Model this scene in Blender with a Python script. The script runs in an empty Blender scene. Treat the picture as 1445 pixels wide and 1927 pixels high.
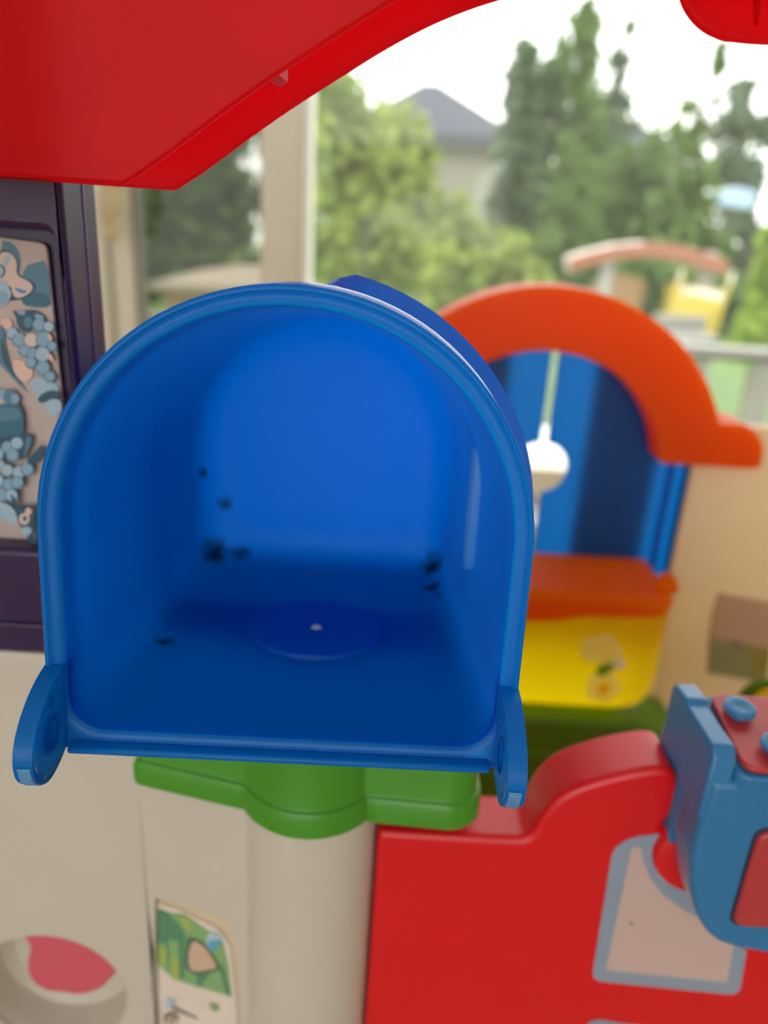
import bpy, bmesh, math, random
import numpy as np
from mathutils import Vector, Matrix

random.seed(7)
sc = bpy.context.scene
C = sc.collection
PI = math.pi

# ------------------------------------------------------------------ camera
CAM_Z = 0.95
F_PX = 1447.0
cam_d = bpy.data.cameras.new('camera')
cam = bpy.data.objects.new('camera', cam_d)
C.objects.link(cam)
CAM_R = Matrix.Rotation(math.radians(90 - 21.0), 4, 'X') @ Matrix.Rotation(math.radians(3.4), 4, 'Z')
cam.matrix_world = Matrix.Translation((0, 0, CAM_Z)) @ CAM_R
cam_d.sensor_fit = 'HORIZONTAL'
cam_d.sensor_width = 36.0
cam_d.lens = 36.0 * F_PX / 1445.0
cam_d.clip_start = 0.01
cam_d.clip_end = 400
cam_d.dof.use_dof = True
cam_d.dof.focus_distance = 0.212
cam_d.dof.aperture_fstop = 36.05 / 4.0      # 4 mm entrance pupil, as in a phone lens
sc.camera = cam

# ------------------------------------------------------------------ sky, light, exposure
w = bpy.data.worlds.new('sky')
sc.world = w
w.use_nodes = True
bg = w.node_tree.nodes['Background']
bg.inputs['Color'].default_value = (1.0, 0.985, 0.96, 1)
bg.inputs['Strength'].default_value = 3.2

def area_light(name, loc, target, sx, sy, energy, col):
    l = bpy.data.lights.new(name, 'AREA')
    l.shape = 'RECTANGLE'; l.size = sx; l.size_y = sy; l.energy = energy; l.color = col
    o = bpy.data.objects.new(name, l); C.objects.link(o)
    o.location = loc
    o.rotation_euler = (Vector(target) - Vector(loc)).to_track_quat('-Z', 'Y').to_euler()
    return o
# added fill light at the unseen back of the room, brightening camera-facing surfaces
area_light('back_fill_light', (-0.6, -2.88, 1.35), (-0.3, 0.3, 0.8), 2.6, 1.9, 16.5, (1.0, 0.97, 0.94))
sun_d = bpy.data.lights.new('sun', 'SUN'); sun_d.energy = 1.6; sun_d.angle = math.radians(4); sun_d.color = (1.0, 0.93, 0.8)
sun = bpy.data.objects.new('sun', sun_d); C.objects.link(sun)
sun.rotation_euler = Vector((0.55, -0.30, -0.80)).to_track_quat('-Z', 'Y').to_euler()

sc.view_settings.view_transform = 'Standard'
sc.view_settings.look = 'None'
sc.view_settings.gamma = 1.0
sc.view_settings.use_curve_mapping = False
sc.view_settings.exposure = 0.0

# ------------------------------------------------------------------ helpers
def lin(r, g, b):
    f = lambda c: (c / 255 / 12.92) if c / 255 <= 0.04045 else ((c / 255 + 0.055) / 1.055) ** 2.4
    return (f(r), f(g), f(b), 1.0)

def PX(px, py, Y):
    """point of the vertical plane y = Y that the photograph shows at (px, py)"""
    d = CAM_R.to_3x3() @ Vector(((px - 722.5) / F_PX, -(py - 963.5) / F_PX, -1))
    return Vector((0, 0, CAM_Z)) + d * (Y / d.y)
def XZ(px, py, Y):
    p = PX(px, py, Y); return (p.x, p.z)
def XZs(pts, Y): return [XZ(a, b, Y) for a, b in pts]

MATS = {}
def plastic(name, col, rough=0.38, trans=0.0, tcol=None, spec=0.5, vary=0.06, bump=0.04, scale=60.0, dirt=None):
    """moulded plastic: base colour, light scuffing and (for thin walls) translucency"""
    if name in MATS: return MATS[name]
    m = bpy.data.materials.new(name); m.use_nodes = True; MATS[name] = m
    nt = m.node_tree; N = nt.nodes; L = nt.links
    N.clear()
    out = N.new('ShaderNodeOutputMaterial')
    b = N.new('ShaderNodeBsdfPrincipled')
    tc = N.new('ShaderNodeTexCoord')
    nz = N.new('ShaderNodeTexNoise'); nz.inputs['Scale'].default_value = scale; nz.inputs['Detail'].default_value = 5
    L.new(tc.outputs['Object'], nz.inputs['Vector'])
    hs = N.new('ShaderNodeHueSaturation'); hs.inputs['Color'].default_value = col
    mr = N.new('ShaderNodeMapRange'); mr.inputs[3].default_value = 1 - vary; mr.inputs[4].default_value = 1 + vary
    L.new(nz.outputs['Fac'], mr.inputs[0]); L.new(mr.outputs[0], hs.inputs['Value'])
    csock = hs.outputs['Color']
    if dirt:
        prev = None
        nd = N.new('ShaderNodeTexNoise'); nd.inputs['Scale'].default_value = 320; nd.inputs['Detail'].default_value = 3
        L.new(tc.outputs['Object'], nd.inputs['Vector'])
        for (x, y, z, r) in dirt:
            d = N.new('ShaderNodeVectorMath'); d.operation = 'DISTANCE'; d.inputs[1].default_value = (x, y, z)
            L.new(tc.outputs['Object'], d.inputs[0])
            q = N.new('ShaderNodeMapRange'); q.inputs[1].default_value = 0; q.inputs[2].default_value = r; q.inputs[3].default_value = 1; q.inputs[4].default_value = 0
            L.new(d.outputs['Value'], q.inputs[0])
            if prev is None: prev = q.outputs[0]
            else:
                mx = N.new('ShaderNodeMath'); mx.operation = 'MAXIMUM'
                L.new(prev, mx.inputs[0]); L.new(q.outputs[0], mx.inputs[1]); prev = mx.outputs[0]
        ad = N.new('ShaderNodeMath'); ad.operation = 'ADD'; L.new(prev, ad.inputs[0]); L.new(nd.outputs['Fac'], ad.inputs[1])
        st = N.new('ShaderNodeMapRange'); st.inputs[1].default_value = 0.82; st.inputs[2].default_value = 1.35; st.inputs[3].default_value = 0; st.inputs[4].default_value = 0.9
        L.new(ad.outputs[0], st.inputs[0])
        mixc = N.new('ShaderNodeMix'); mixc.data_type = 'RGBA'
        L.new(st.outputs[0], mixc.inputs[0]); L.new(csock, mixc.inputs[6]); mixc.inputs[7].default_value = (0.006, 0.008, 0.012, 1)
        csock = mixc.outputs[2]
    L.new(csock, b.inputs['Base Color'])
    rr = N.new('ShaderNodeMapRange'); rr.inputs[3].default_value = max(0.05, rough - 0.07); rr.inputs[4].default_value = rough + 0.07
    L.new(nz.outputs['Fac'], rr.inputs[0]); L.new(rr.outputs[0], b.inputs['Roughness'])
    b.inputs['Specular IOR Level'].default_value = spec
    if bump:
        bp = N.new('ShaderNodeBump'); bp.inputs['Strength'].default_value = bump; bp.inputs['Distance'].default_value = 0.001
        L.new(nz.outputs['Fac'], bp.inputs['Height']); L.new(bp.outputs[0], b.inputs['Normal'])
    if trans > 0:
        t = N.new('ShaderNodeBsdfTranslucent')
        if tcol and dirt:
            mt = N.new('ShaderNodeMix'); mt.data_type = 'RGBA'; mt.inputs[6].default_value = tcol; mt.inputs[7].default_value = (0.006, 0.008, 0.012, 1)
            L.new(st.outputs[0], mt.inputs[0]); L.new(mt.outputs[2], t.inputs['Color'])
        elif tcol: t.inputs['Color'].default_value = tcol
        else: L.new(csock, t.inputs['Color'])
        mx = N.new('ShaderNodeMixShader'); mx.inputs[0].default_value = trans
        L.new(b.outputs[0], mx.inputs[1]); L.new(t.outputs[0], mx.inputs[2])
        b.inputs['Specular IOR Level'].default_value = 0.0
        lw = N.new('ShaderNodeLayerWeight'); lw.inputs['Blend'].default_value = 0.5
        pw = N.new('ShaderNodeMath'); pw.operation = 'POWER'; pw.inputs[1].default_value = 5; L.new(lw.outputs['Facing'], pw.inputs[0])
        fr = N.new('ShaderNodeMath'); fr.operation = 'MULTIPLY_ADD'; fr.inputs[1].default_value = 0.96; fr.inputs[2].default_value = 0.04; L.new(pw.outputs[0], fr.inputs[0])
        fm = N.new('ShaderNodeMath'); fm.operation = 'MULTIPLY'; fm.use_clamp = True; fm.inputs[1].default_value = spec * 2
        gl = N.new('ShaderNodeBsdfGlossy'); gl.inputs['Color'].default_value = (1, 1, 1, 1); gl.inputs['Roughness'].default_value = rough
        cm = N.new('ShaderNodeMixShader')
        L.new(fr.outputs[0], fm.inputs[0]); L.new(fm.outputs[0], cm.inputs[0]); L.new(mx.outputs[0], cm.inputs[1]); L.new(gl.outputs[0], cm.inputs[2])
        L.new(cm.outputs[0], out.inputs[0])
    else:
        L.new(b.outputs[0], out.inputs[0])
    return m

def finish(o, mat, parent=None, smooth=35):
    me = o.data
    if mat is not None:
        for m in (mat if isinstance(mat, (list, tuple)) else [mat]): me.materials.append(m)
    if smooth:
        me.polygons.foreach_set('use_smooth', [True] * len(me.polygons))
        me.set_sharp_from_angle(angle=math.radians(smooth))
    C.objects.link(o)
    if parent is not None:
        o.parent = parent
        o.matrix_parent_inverse = Matrix.Translation(-Vector(parent.location)) if parent.rotation_euler.x == 0 and parent.rotation_euler.y == 0 and parent.rotation_euler.z == 0 else Matrix.Identity(4)
    return o

def from_bm(name, bm, mat, parent=None, smooth=35, M=None, recalc=True):
    if recalc: bmesh.ops.recalc_face_normals(bm, faces=bm.faces[:])
    me = bpy.data.meshes.new(name)
    bm.to_mesh(me); bm.free()
    o = bpy.data.objects.new(name, me)
    finish(o, mat, parent, smooth)
    if M is not None: o.matrix_local = M
    return o

def thing(name, label, cat, loc=(0, 0, 0), group=None):
    o = bpy.data.objects.new(name, None); C.objects.link(o)
    o.empty_display_size = 0.05
    o.location = loc
    o['label'] = label; o['category'] = cat
    if group: o['group'] = group
    return o
def tag(o, label, cat, group=None, kind=None):
    o['label'] = label; o['category'] = cat
    if group: o['group'] = group
    if kind: o['kind'] = kind
    return o
def struct(o): o['kind'] = 'structure'; return o

def add_bevel(o, w, seg=3, ang=40):
    m = o.modifiers.new('bevel', 'BEVEL'); m.width = w; m.segments = seg; m.limit_method = 'ANGLE'; m.angle_limit = math.radians(ang)
    return o

def prism_bm(outline, y0, y1, holes=(), open_back=False, T=None):
    """plate with the outline (u, v) in its plane, from depth y0 to y1; holes are cut through"""
    bm = bmesh.new()
    edges = []
    for loop in [outline] + list(holes):
        vs = [bm.verts.new((p[0], y0, p[1])) for p in loop]
        edges += [bm.edges.new((vs[i], vs[(i + 1) % len(vs)])) for i in range(len(vs))]
    if holes:
        bmesh.ops.triangle_fill(bm, use_beauty=True, use_dissolve=False, edges=edges, normal=(0, -1, 0))
    else:
        bm.faces.new([v for v in bm.verts])
    base = bm.faces[:]
    r = bmesh.ops.extrude_face_region(bm, geom=base)
    nv = [g for g in r['geom'] if isinstance(g, bmesh.types.BMVert)]
    bmesh.ops.translate(bm, verts=nv, vec=(0, y1 - y0, 0))
    nf = [f for f in bm.faces if all(abs(v.co.y - y1) < 1e-9 for v in f.verts)]
    of = [f for f in bm.faces if all(abs(v.co.y - y0) < 1e-9 for v in f.verts)]
    if not of:
        pass
    if open_back: bmesh.ops.delete(bm, geom=nf, context='FACES_ONLY')
    bmesh.ops.recalc_face_normals(bm, faces=bm.faces[:])
    if T is not None: bm.transform(T)
    return bm

def plate(name, outline, y0, y1, mat, parent=None, holes=(), bevel=0.0015, seg=3, open_back=False, shell=0.0, T=None, smooth=40):
    bm = prism_bm(outline, y0, y1, holes, open_back, T)
    o = from_bm(name, bm, mat, parent, smooth, recalc=not open_back)
    if shell:
        m = o.modifiers.new('wall', 'SOLIDIFY'); m.thickness = shell; m.offset = -1
    if bevel: add_bevel(o, bevel, seg)
    return o

def box_bm(x0, x1, y0, y1, z0, z1, bm=None):
    bm = bm or bmesh.new()
    v = [bm.verts.new(p) for p in ((x0, y0, z0), (x1, y0, z0), (x1, y1, z0), (x0, y1, z0), (x0, y0, z1), (x1, y0, z1), (x1, y1, z1), (x0, y1, z1))]
    for f in ((0, 1, 2, 3), (4, 7, 6, 5), (0, 4, 5, 1), (1, 5, 6, 2), (2, 6, 7, 3), (3, 7, 4, 0)): bm.faces.new([v[i] for i in f])
    return bm
def box(name, x0, x1, y0, y1, z0, z1, mat, parent=None, bevel=0.0, seg=2):
    o = from_bm(name, box_bm(x0, x1, y0, y1, z0, z1), mat, parent, 40)
    if bevel: add_bevel(o, bevel, seg)
    return o

def lathe(name, prof, mat, parent=None, M=None, n=40, smooth=35, a0=0, a1=2 * PI):
    """revolve (r, z) points round z"""
    bm = bmesh.new(); full = abs(a1 - a0 - 2 * PI) < 1e-6
    k = n if full else n + 1
    rings = []
    for i in range(k):
        a = a0 + (a1 - a0) * i / n
        rings.append([bm.verts.new((r * math.cos(a), r * math.sin(a), z)) for r, z in prof])
    for i in range(n):
        A, B = rings[i], rings[(i + 1) % k]
        for j in range(len(prof) - 1):
            try: bm.faces.new((A[j], B[j], B[j + 1], A[j + 1]))
            except ValueError: pass
    bmesh.ops.remove_doubles(bm, verts=bm.verts[:], dist=1e-7)
    bmesh.ops.dissolve_degenerate(bm, dist=1e-7, edges=bm.edges[:])
    return from_bm(name, bm if M is None else (bm.transform(M), bm)[1], mat, parent, smooth)

def tube(name, pts, r, mat, parent=None, n=8):
    bm = bmesh.new(); rings = []
    pts = [Vector(p) for p in pts]
    for i, p in enumerate(pts):
        d = (pts[min(i + 1, len(pts) - 1)] - pts[max(i - 1, 0)]).normalized()
        a = d.cross(Vector((0, 0, 1)) if abs(d.z) < 0.9 else Vector((1, 0, 0))).normalized(); b = d.cross(a)
        rr = r[i] if isinstance(r, (list, tuple)) else r
        rings.append([bm.verts.new(p + a * rr * math.cos(2 * PI * k / n) + b * rr * math.sin(2 * PI * k / n)) for k in range(n)])
    for A, B in zip(rings, rings[1:]):
        for k in range(n): bm.faces.new((A[k], A[(k + 1) % n], B[(k + 1) % n], B[k]))
    bm.faces.new(rings[0]); bm.faces.new(rings[-1][::-1])
    return from_bm(name, bm, mat, parent, 50)

def arc(cx, cz, r, a0, a1, n, rz=None):
    return [(cx + r * math.cos(math.radians(a0 + (a1 - a0) * i / n)), cz + (rz or r) * math.sin(math.radians(a0 + (a1 - a0) * i / n))) for i in range(n + 1)]
def rrect(x0, x1, z0, z1, r, n=6):
    return arc(x1 - r, z0 + r, r, -90, 0, n) + arc(x1 - r, z1 - r, r, 0, 90, n) + arc(x0 + r, z1 - r, r, 90, 180, n) + arc(x0 + r, z0 + r, r, 180, 270, n)
def smooth_poly(pts, it=2, closed=True):
    for _ in range(it):
        q = []
        n = len(pts)
        for i in range(n if closed else n - 1):
            a, b = pts[i], pts[(i + 1) % n]
            q += [(a[0] * .75 + b[0] * .25, a[1] * .75 + b[1] * .25), (a[0] * .25 + b[0] * .75, a[1] * .25 + b[1] * .75)]
        if not closed: q = [pts[0]] + q + [pts[-1]]
        pts = q
    return pts

def print_mesh(name, shapes, Y, mats, parent, step=0.00004, T=None):
    """flat print: a stack of coloured outlines [(material name, points in the plane)]"""
    bm = bmesh.new(); names = list(mats)
    for i, (m, pts) in enumerate(shapes):
        vs = [bm.verts.new((p[0], Y - step * (i + 1), p[1])) for p in pts]
        f = bm.faces.new(vs); f.material_index = names.index(m)
        f.normal_update()
        if f.normal.y > 0: f.normal_flip()
    bmesh.ops.triangulate(bm, faces=bm.faces[:])
    if T is not None: bm.transform(T)
    o = from_bm(name, bm, [mats[k] for k in names], parent, 0, recalc=False)
    return o

# ------------------------------------------------------------------ materials
M_white = plastic('cream_white_plastic', lin(204, 197, 186), 0.42, 0.12, None, 0.4, 0.03, 0.05, 35)
M_far = plastic('cream_wall_plastic', lin(240, 224, 192), 0.5, 0.30, lin(245, 220, 165), 0.15, 0.03, 0.04, 30)
M_purple = plastic('purple_plastic', lin(48, 27, 70), 0.34, 0, None, 0.35, 0.10, 0.06, 55)
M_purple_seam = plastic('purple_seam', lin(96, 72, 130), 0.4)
M_red = plastic('red_roof_plastic', lin(206, 14, 18), 0.46, 0.70, lin(255, 72, 92), 0.1, 0.04, 0.03, 30)
M_door = plastic('red_door_plastic', lin(214, 10, 24), 0.34, 0.05, None, 0.5, 0.04, 0.04, 40)
M_reddark = plastic('dull_red_plastic', lin(176, 52, 58), 0.36, 0, None, 0.5)
M_green = plastic('green_plastic', lin(70, 144, 34), 0.36, 0.06, None, 0.45, 0.05, 0.04, 40)
M_green2 = plastic('deep_green_plastic', lin(88, 138, 16), 0.45, 0.10, None, 0.4)
M_orange = plastic('orange_plastic', lin(254, 112, 10), 0.42, 0.72, lin(255, 186, 20), 0.15, 0.04, 0.03, 30)
M_yellow = plastic('yellow_plastic', lin(255, 208, 0), 0.34, 0.84, lin(255, 228, 8), 0.25, 0.03, 0.02, 25)
M_blue2 = plastic('shutter_blue_plastic', lin(30, 100, 164), 0.40, 0.62, lin(0, 192, 255), 0.25, 0.05, 0.04, 30)
M_phone = plastic('sky_blue_plastic', lin(42, 116, 172), 0.34, 0.04, None, 0.5, 0.05, 0.05, 50)
M_pink = plastic('pink_plastic', lin(204, 84, 104), 0.5)
M_box = plastic('mailbox_blue_plastic', lin(2, 114, 240), 0.46, 0.78, lin(0, 174, 255), 0.09, 0.05, 0.03, 45,
                dirt=[(-.051, .147, -.0525, .013), (.0545, .144, -.0525, .012), (-.046, .1515, -.030, .0065), (-.0545, .146, -.014, .005),
                      (.056, .115, -.059, .008), (.055, .02, -.050, .007), (-.050, .06, -.058, .007), (.052, .125, -.0565, .008), (-.038, .149, -.0545, .009)])
M_rim = plastic('mailbox_rim_plastic', lin(2, 116, 200), 0.34, 0.50, lin(0, 190, 255), 0.18, 0.05, 0.03, 45)
M_shell = plastic('mailbox_glossy_blue_plastic', lin(2, 100, 190), 0.20, 0.76, lin(0, 186, 255), 0.5, 0.05, 0.02, 45)
M_scuff = plastic('scuffed_blue_plastic', lin(78, 138, 192), 0.55, 0, None, 0.5, 0.35, 0.8, 500)
M_hole_light = plastic('hole_light_pale', lin(200, 200, 196), 0.3)

# ------------------------------------------------------------------ the room
M_paint = plastic('cream_wall_paint', lin(224, 219, 206), 0.7, 0, None, 0.3, 0.03, 0.1, 20)
M_ceil = plastic('white_ceiling_paint', lin(238, 236, 230), 0.8, 0, None, 0.2, 0.02, 0.1, 20)
M_frame = plastic('window_frame_white', lin(228, 222, 208), 0.45, 0, None, 0.4, 0.02, 0.03, 20)
M_frame_edge = plastic('window_gasket_grey', lin(150, 148, 140), 0.5)
M_floor = plastic('floor_wood', lin(176, 154, 128), 0.45, 0, None, 0.4, 0.18, 0.1, 8)
RX0, RX1, RY0, RY1, RZ1 = -2.0, 2.4, -2.9, 1.22, 2.6
WIN_L, WIN_R, WIN_B, WIN_T = -0.449, 1.75, 0.50, 2.42
struct(box('floor', RX0, RX1, RY0, RY1 + .12, -.06, 0, M_floor))
struct(box('ceiling', RX0, RX1, RY0, RY1 + .12, RZ1, RZ1 + .08, M_ceil))
struct(box('wall_left', RX0 - .1, RX0, RY0, RY1 + .12, 0, RZ1, M_paint))
struct(box('wall_right', RX1, RX1 + .1, RY0, RY1 + .12, 0, RZ1, M_paint))
struct(plate('wall_front', [(RX0, 0), (RX1, 0), (RX1, RZ1), (RX0, RZ1)], RY1, RY1 + .12, M_paint, None,
             holes=[[(WIN_L, WIN_B), (WIN_R, WIN_B), (WIN_R, WIN_T), (WIN_L, WIN_T)]], bevel=0))
struct(plate('wall_back', [(RX0, 0), (RX1, 0), (RX1, RZ1), (RX0, RZ1)], RY0 - .12, RY0, M_paint, None,
             holes=[[(-1.9, .35), (.75, .35), (.75, 2.32), (-1.9, 2.32)]], bevel=0))

# window: frame, mullions, panes
def glass_mat(name, haze, tint, dark=0.0):
    m = bpy.data.materials.new(name); m.use_nodes = True
    nt = m.node_tree; N = nt.nodes; L = nt.links; N.clear()
    out = N.new('ShaderNodeOutputMaterial')
    tr = N.new('ShaderNodeBsdfTransparent'); tr.inputs[0].default_value = tint
    tl = N.new('ShaderNodeBsdfTranslucent'); tl.inputs[0].default_value = (.9, .92, .9, 1)
    gl = N.new('ShaderNodeBsdfGlossy'); gl.inputs['Roughness'].default_value = 0.02
    nz = N.new('ShaderNodeTexNoise'); nz.inputs['Scale'].default_value = 6
    tc = N.new('ShaderNodeTexCoord'); L.new(tc.outputs['Object'], nz.inputs['Vector'])
    mr = N.new('ShaderNodeMapRange'); mr.inputs[3].default_value = haze * .7; mr.inputs[4].default_value = haze * 1.3
    L.new(nz.outputs['Fac'], mr.inputs[0])
    a = N.new('ShaderNodeMixShader'); L.new(mr.outputs[0], a.inputs[0]); L.new(tr.outputs[0], a.inputs[1]); L.new(tl.outputs[0], a.inputs[2])
    b = N.new('ShaderNodeMixShader'); b.inputs[0].default_value = 0.012; L.new(a.outputs[0], b.inputs[1]); L.new(gl.outputs[0], b.inputs[2])
    L.new(b.outputs[0], out.inputs[0])
    return m
M_glass = glass_mat('window_glass_glare', 0.02, (.97, .985, .97, 1))  # slight translucence puts veiling glare over the view outside
M_screen = glass_mat('insect_screen_glass', 0.014, (.62, .63, .60, 1))
WY = RY1 + .03
win = bpy.data.objects.new('window_1', None); C.objects.link(win); win.location = (WIN_L, WY, WIN_B); win['kind'] = 'structure'
FRM = [('frame_jamb', -.449, -.415, WIN_B, WIN_T), ('frame_jamb', 1.70, 1.75, WIN_B, WIN_T),
       ('mullion', -.2145, -.150, WIN_B, WIN_T), ('mullion', .90, .97, WIN_B, WIN_T)]
for n, x0, x1, z0, z1 in FRM: box(n, x0, x1, WY, WY + .06, z0, z1, M_frame, win, .004)
box('bottom_rail', -.415, 1.70, WY + .004, WY + .056, WIN_B, .563, M_frame, win, .003)
box('top_rail', -.415, 1.70, WY + .004, WY + .056, WIN_T - .06, WIN_T, M_frame, win, .003)
box('mullion_lit_side', -.1495, -.1385, WY - .01, WY + .05, .563, WIN_T - .06, plastic('lit_side_white', lin(250, 250, 246), .35), win, .002)  # lit side of the mullion, painted in as a whiter strip
box('gasket', -.4149, -.408, WY + .01, WY + .05, .563, WIN_T - .06, M_frame_edge, win, .001)
for n, x0, x1, mt in (('pane', -.408, -.2145, M_screen), ('pane', -.1385, .90, M_glass), ('pane', .97, 1.70, M_glass)):
    box(n, x0, x1, WY + .028, WY + .032, .563, WIN_T - .06, mt, win)
sill = struct(box('trim_1', WIN_L - .05, WIN_R + .05, RY1 - .05, RY1 - .001, WIN_B - .04, WIN_B - .005, M_frame, None, .005))
ledge = struct(box('trim_2', WIN_L - .05, WIN_R + .05, RY1 + .125, RY1 + .42, WIN_B - .03, .545, plastic('bright_gap_ledge', lin(246, 244, 238), .5), None, .006))  # white ledge added to give the blown-out light in the shutter gap
win2 = bpy.data.objects.new('window_2', None); C.objects.link(win2); win2.location = (-1.9, RY0, .35); win2['kind'] = 'structure'
for x0, x1, z0, z1 in ((-1.9, -1.84, .35, 2.32), (.69, .75, .35, 2.32), (-.6, -.54, .41, 2.26)): box('frame_post', x0, x1, RY0 - .09, RY0 - .03, z0, z1, M_frame, win2, .004)
for z0, z1 in ((.35, .41), (2.26, 2.32)): box('frame_rail', -1.84, .69, RY0 - .09, RY0 - .03, z0, z1, M_frame, win2, .004)
for x0, x1 in ((-1.84, -.6), (-.54, .69)): box('pane', x0, x1, RY0 - .062, RY0 - .058, .41, 2.26, M_glass, win2)

# cream tieback bunched at the window jamb
def lump(name, c, r, mat, parent=None, seed=1, amp=.25, sub=3):
    bm = bmesh.new(); bmesh.ops.create_icosphere(bm, subdivisions=sub, radius=1)
    rnd = random.Random(seed); ks = [(Vector((rnd.gauss(0, 1), rnd.gauss(0, 1), rnd.gauss(0, 1))).normalized(), rnd.uniform(.5, 1)) for _ in range(9)]
    for v in bm.verts:
        n = v.co.normalized(); s = 1 + amp * sum(max(0, n.dot(k) - .6) * 2 * a for k, a in ks)
        v.co = Vector(c) + Vector((n.x * r[0], n.y * r[1], n.z * r[2])) * s
    return from_bm(name, bm, mat, parent, 80)
M_cloth = plastic('cream_fabric', lin(222, 206, 168), .9, 0.2, None, .1, .12, .5, 90)
pt = PX(212, 395, 1.19)
cur = thing('curtain_tieback', 'cream bunched fabric tieback on the left window jamb beside the purple panel', 'tieback', (pt.x, 1.2, pt.z - .04))
lump('tie_knot', (pt.x, 1.18, pt.z + .01), (.016, .013, .024), M_cloth, cur, 3)
lump('tie_tail', (pt.x - .004, 1.185, pt.z - .025), (.011, .010, .020), M_cloth, cur, 5)
lump('tie_loop', (pt.x + .003, 1.185, pt.z + .038), (.012, .010, .016), M_cloth, cur, 8)

# ------------------------------------------------------------------ the mailbox
O_BOX = Vector((-.0261, .1924, .8651))
ax = Vector((-.0195, .994, -.1075)).normalized()
rx = (Vector((1, 0.0195, -.0018)) - ax * Vector((1, .0195, -.0018)).dot(ax)).normalized()
uz = rx.cross(ax).normalized()
M_BOX = Matrix(((rx.x, ax.x, uz.x, O_BOX.x), (rx.y, ax.y, uz.y, O_BOX.y), (rx.z, ax.z, uz.z, O_BOX.z), (0, 0, 0, 1)))
mb = bpy.data.objects.new('mailbox', None); C.objects.link(mb); mb.empty_display_size = .05
mb.matrix_world = M_BOX
tag(mb, 'open blue plastic toy mailbox with a rounded top facing the camera', 'mailbox')
R0, ZB = 0.0679, -0.0665
def d_ring(inset, rc, n_arc=48, n_c=8, n_s=10, n_b=24):
    R = R0 - inset; zb = ZB + inset; rc = max(rc, .0005)
    p = []
    for i in range(n_arc + 1): a = PI * i / n_arc; p.append((R * math.cos(a), R * 1.005 * math.sin(a)))
    for i in range(1, n_s + 1): p.append((-R, (zb + rc) * i / n_s))
    for i in range(1, n_c + 1): a = PI + PI / 2 * i / n_c; p.append((-R + rc + rc * math.cos(a), zb + rc + rc * math.sin(a)))
    for i in range(1, n_b + 1): p.append((-R + rc + (2 * R - 2 * rc) * i / n_b, zb))
    for i in range(1, n_c + 1): a = -PI / 2 + PI / 2 * i / n_c; p.append((R - rc + rc * math.cos(a), zb + rc + rc * math.sin(a)))
    for i in range(1, n_s): p.append((R, (zb + rc) * (1 - i / n_s)))
    return p
def loft(bm, rings, cap0=False, cap1=False):
    V = []
    for y, pts in rings: V.append([bm.verts.new((x, y, z)) for x, z in pts])
    n = len(V[0])
    for A, B in zip(V, V[1:]):
        for k in range(n): bm.faces.new((A[k], A[(k + 1) % n], B[(k + 1) % n], B[k]))
    for flag, ring, y in ((cap0, V[0], rings[0][0]), (cap1, V[-1], rings[-1][0])):
        if flag:
            c = bm.verts.new((0, y, 0))
            for k in range(n): bm.faces.new((ring[k], ring[(k + 1) % n], c))
DEP = .152
def tp(y): return .0045 * y / DEP
# the shell: inside and outside walls of the tub
inner = [(DEP, d_ring(.026, .012)), (DEP - .0005, d_ring(.0200, .012)), (DEP - .0025, d_ring(.0150, .012)), (DEP - .0065, d_ring(.0115, .011)), (DEP - .012, d_ring(.0099, .0105)), (DEP - .017, d_ring(.0096, .010))]
for k in range(1, 13):
    y = (DEP - .017) * (1 - k / 12.0); inner.append((max(y, .0022), d_ring(.0055 + tp(y), .0105)))
bands = [(.030, .060), (.076, .106), (.120, .146)]
outer = []
y = .0034
while y < DEP + .003:
    lift = 0.0
    for a, b in bands:
        lift = max(lift, min(1, max(0, min(y - a, b - y) / .0028)))
    lift = lift * lift * (3 - 2 * lift)
    grow = .0052 * min(1, max(0, (y - .010) / .008))
    base = d_ring(.0036 + tp(y), .010); up = d_ring(.0036 + tp(y) - .0054, .010); up2 = d_ring(.0036 + tp(y) - .0104, .010)
    gf = min(1, max(0, (y - .010) / .010)); ring = []
    for (x0, z0), (x1, z1), (x2, z2) in zip(base, up, up2):
        side = min(1, max(0, (z0 + .045) / .02))
        w1 = gf * side; w2 = lift * side * min(1, max(0, (x0 - .006) / .004))
        ring.append((x0 + (x1 - x0) * w1 + (x2 - x1) * w2, z0 + (z1 - z0) * w1 + (z2 - z1) * w2))
    outer.append((y, ring)); y += .0014
bm = bmesh.new()
loft(bm, inner, cap0=True)
from_bm('tub', bm, M_box, mb, 60, recalc=False)
bm = bmesh.new(); loft(bm, outer, cap1=True)
os_ = from_bm('outer_shell', bm, M_shell, mb, 60, recalc=False); os_['label'] = 'glossy ribbed outside of the mailbox'
# the rim flange round the mouth
rim = [(.0030, d_ring(.0034, .004)), (.0030, d_ring(.0004, .002)), (.0026, d_ring(0, .0018)), (.0006, d_ring(0, .0018)), (.0, d_ring(.0006, .002)),
       (.0, d_ring(.0013, .002)), (.0010, d_ring(.0019, .003)), (.0012, d_ring(.0030, .006)), (.0012, d_ring(.0042, .009)), (.0017, d_ring(.0050, .0100)), (.0026, d_ring(.0055, .0105))]
bm = bmesh.new(); loft(bm, rim); from_bm('rim', bm, M_rim, mb, 50, recalc=False)
# bottom lip that runs forward under the mouth
lip_z = ZB + .0004
bm = box_bm(-.0615, .0615, -.0035, .003, lip_z, lip_z + .0022)
add_bevel(from_bm('bottom_lip', bm, M_rim, mb, 40), .0008, 2)
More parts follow.
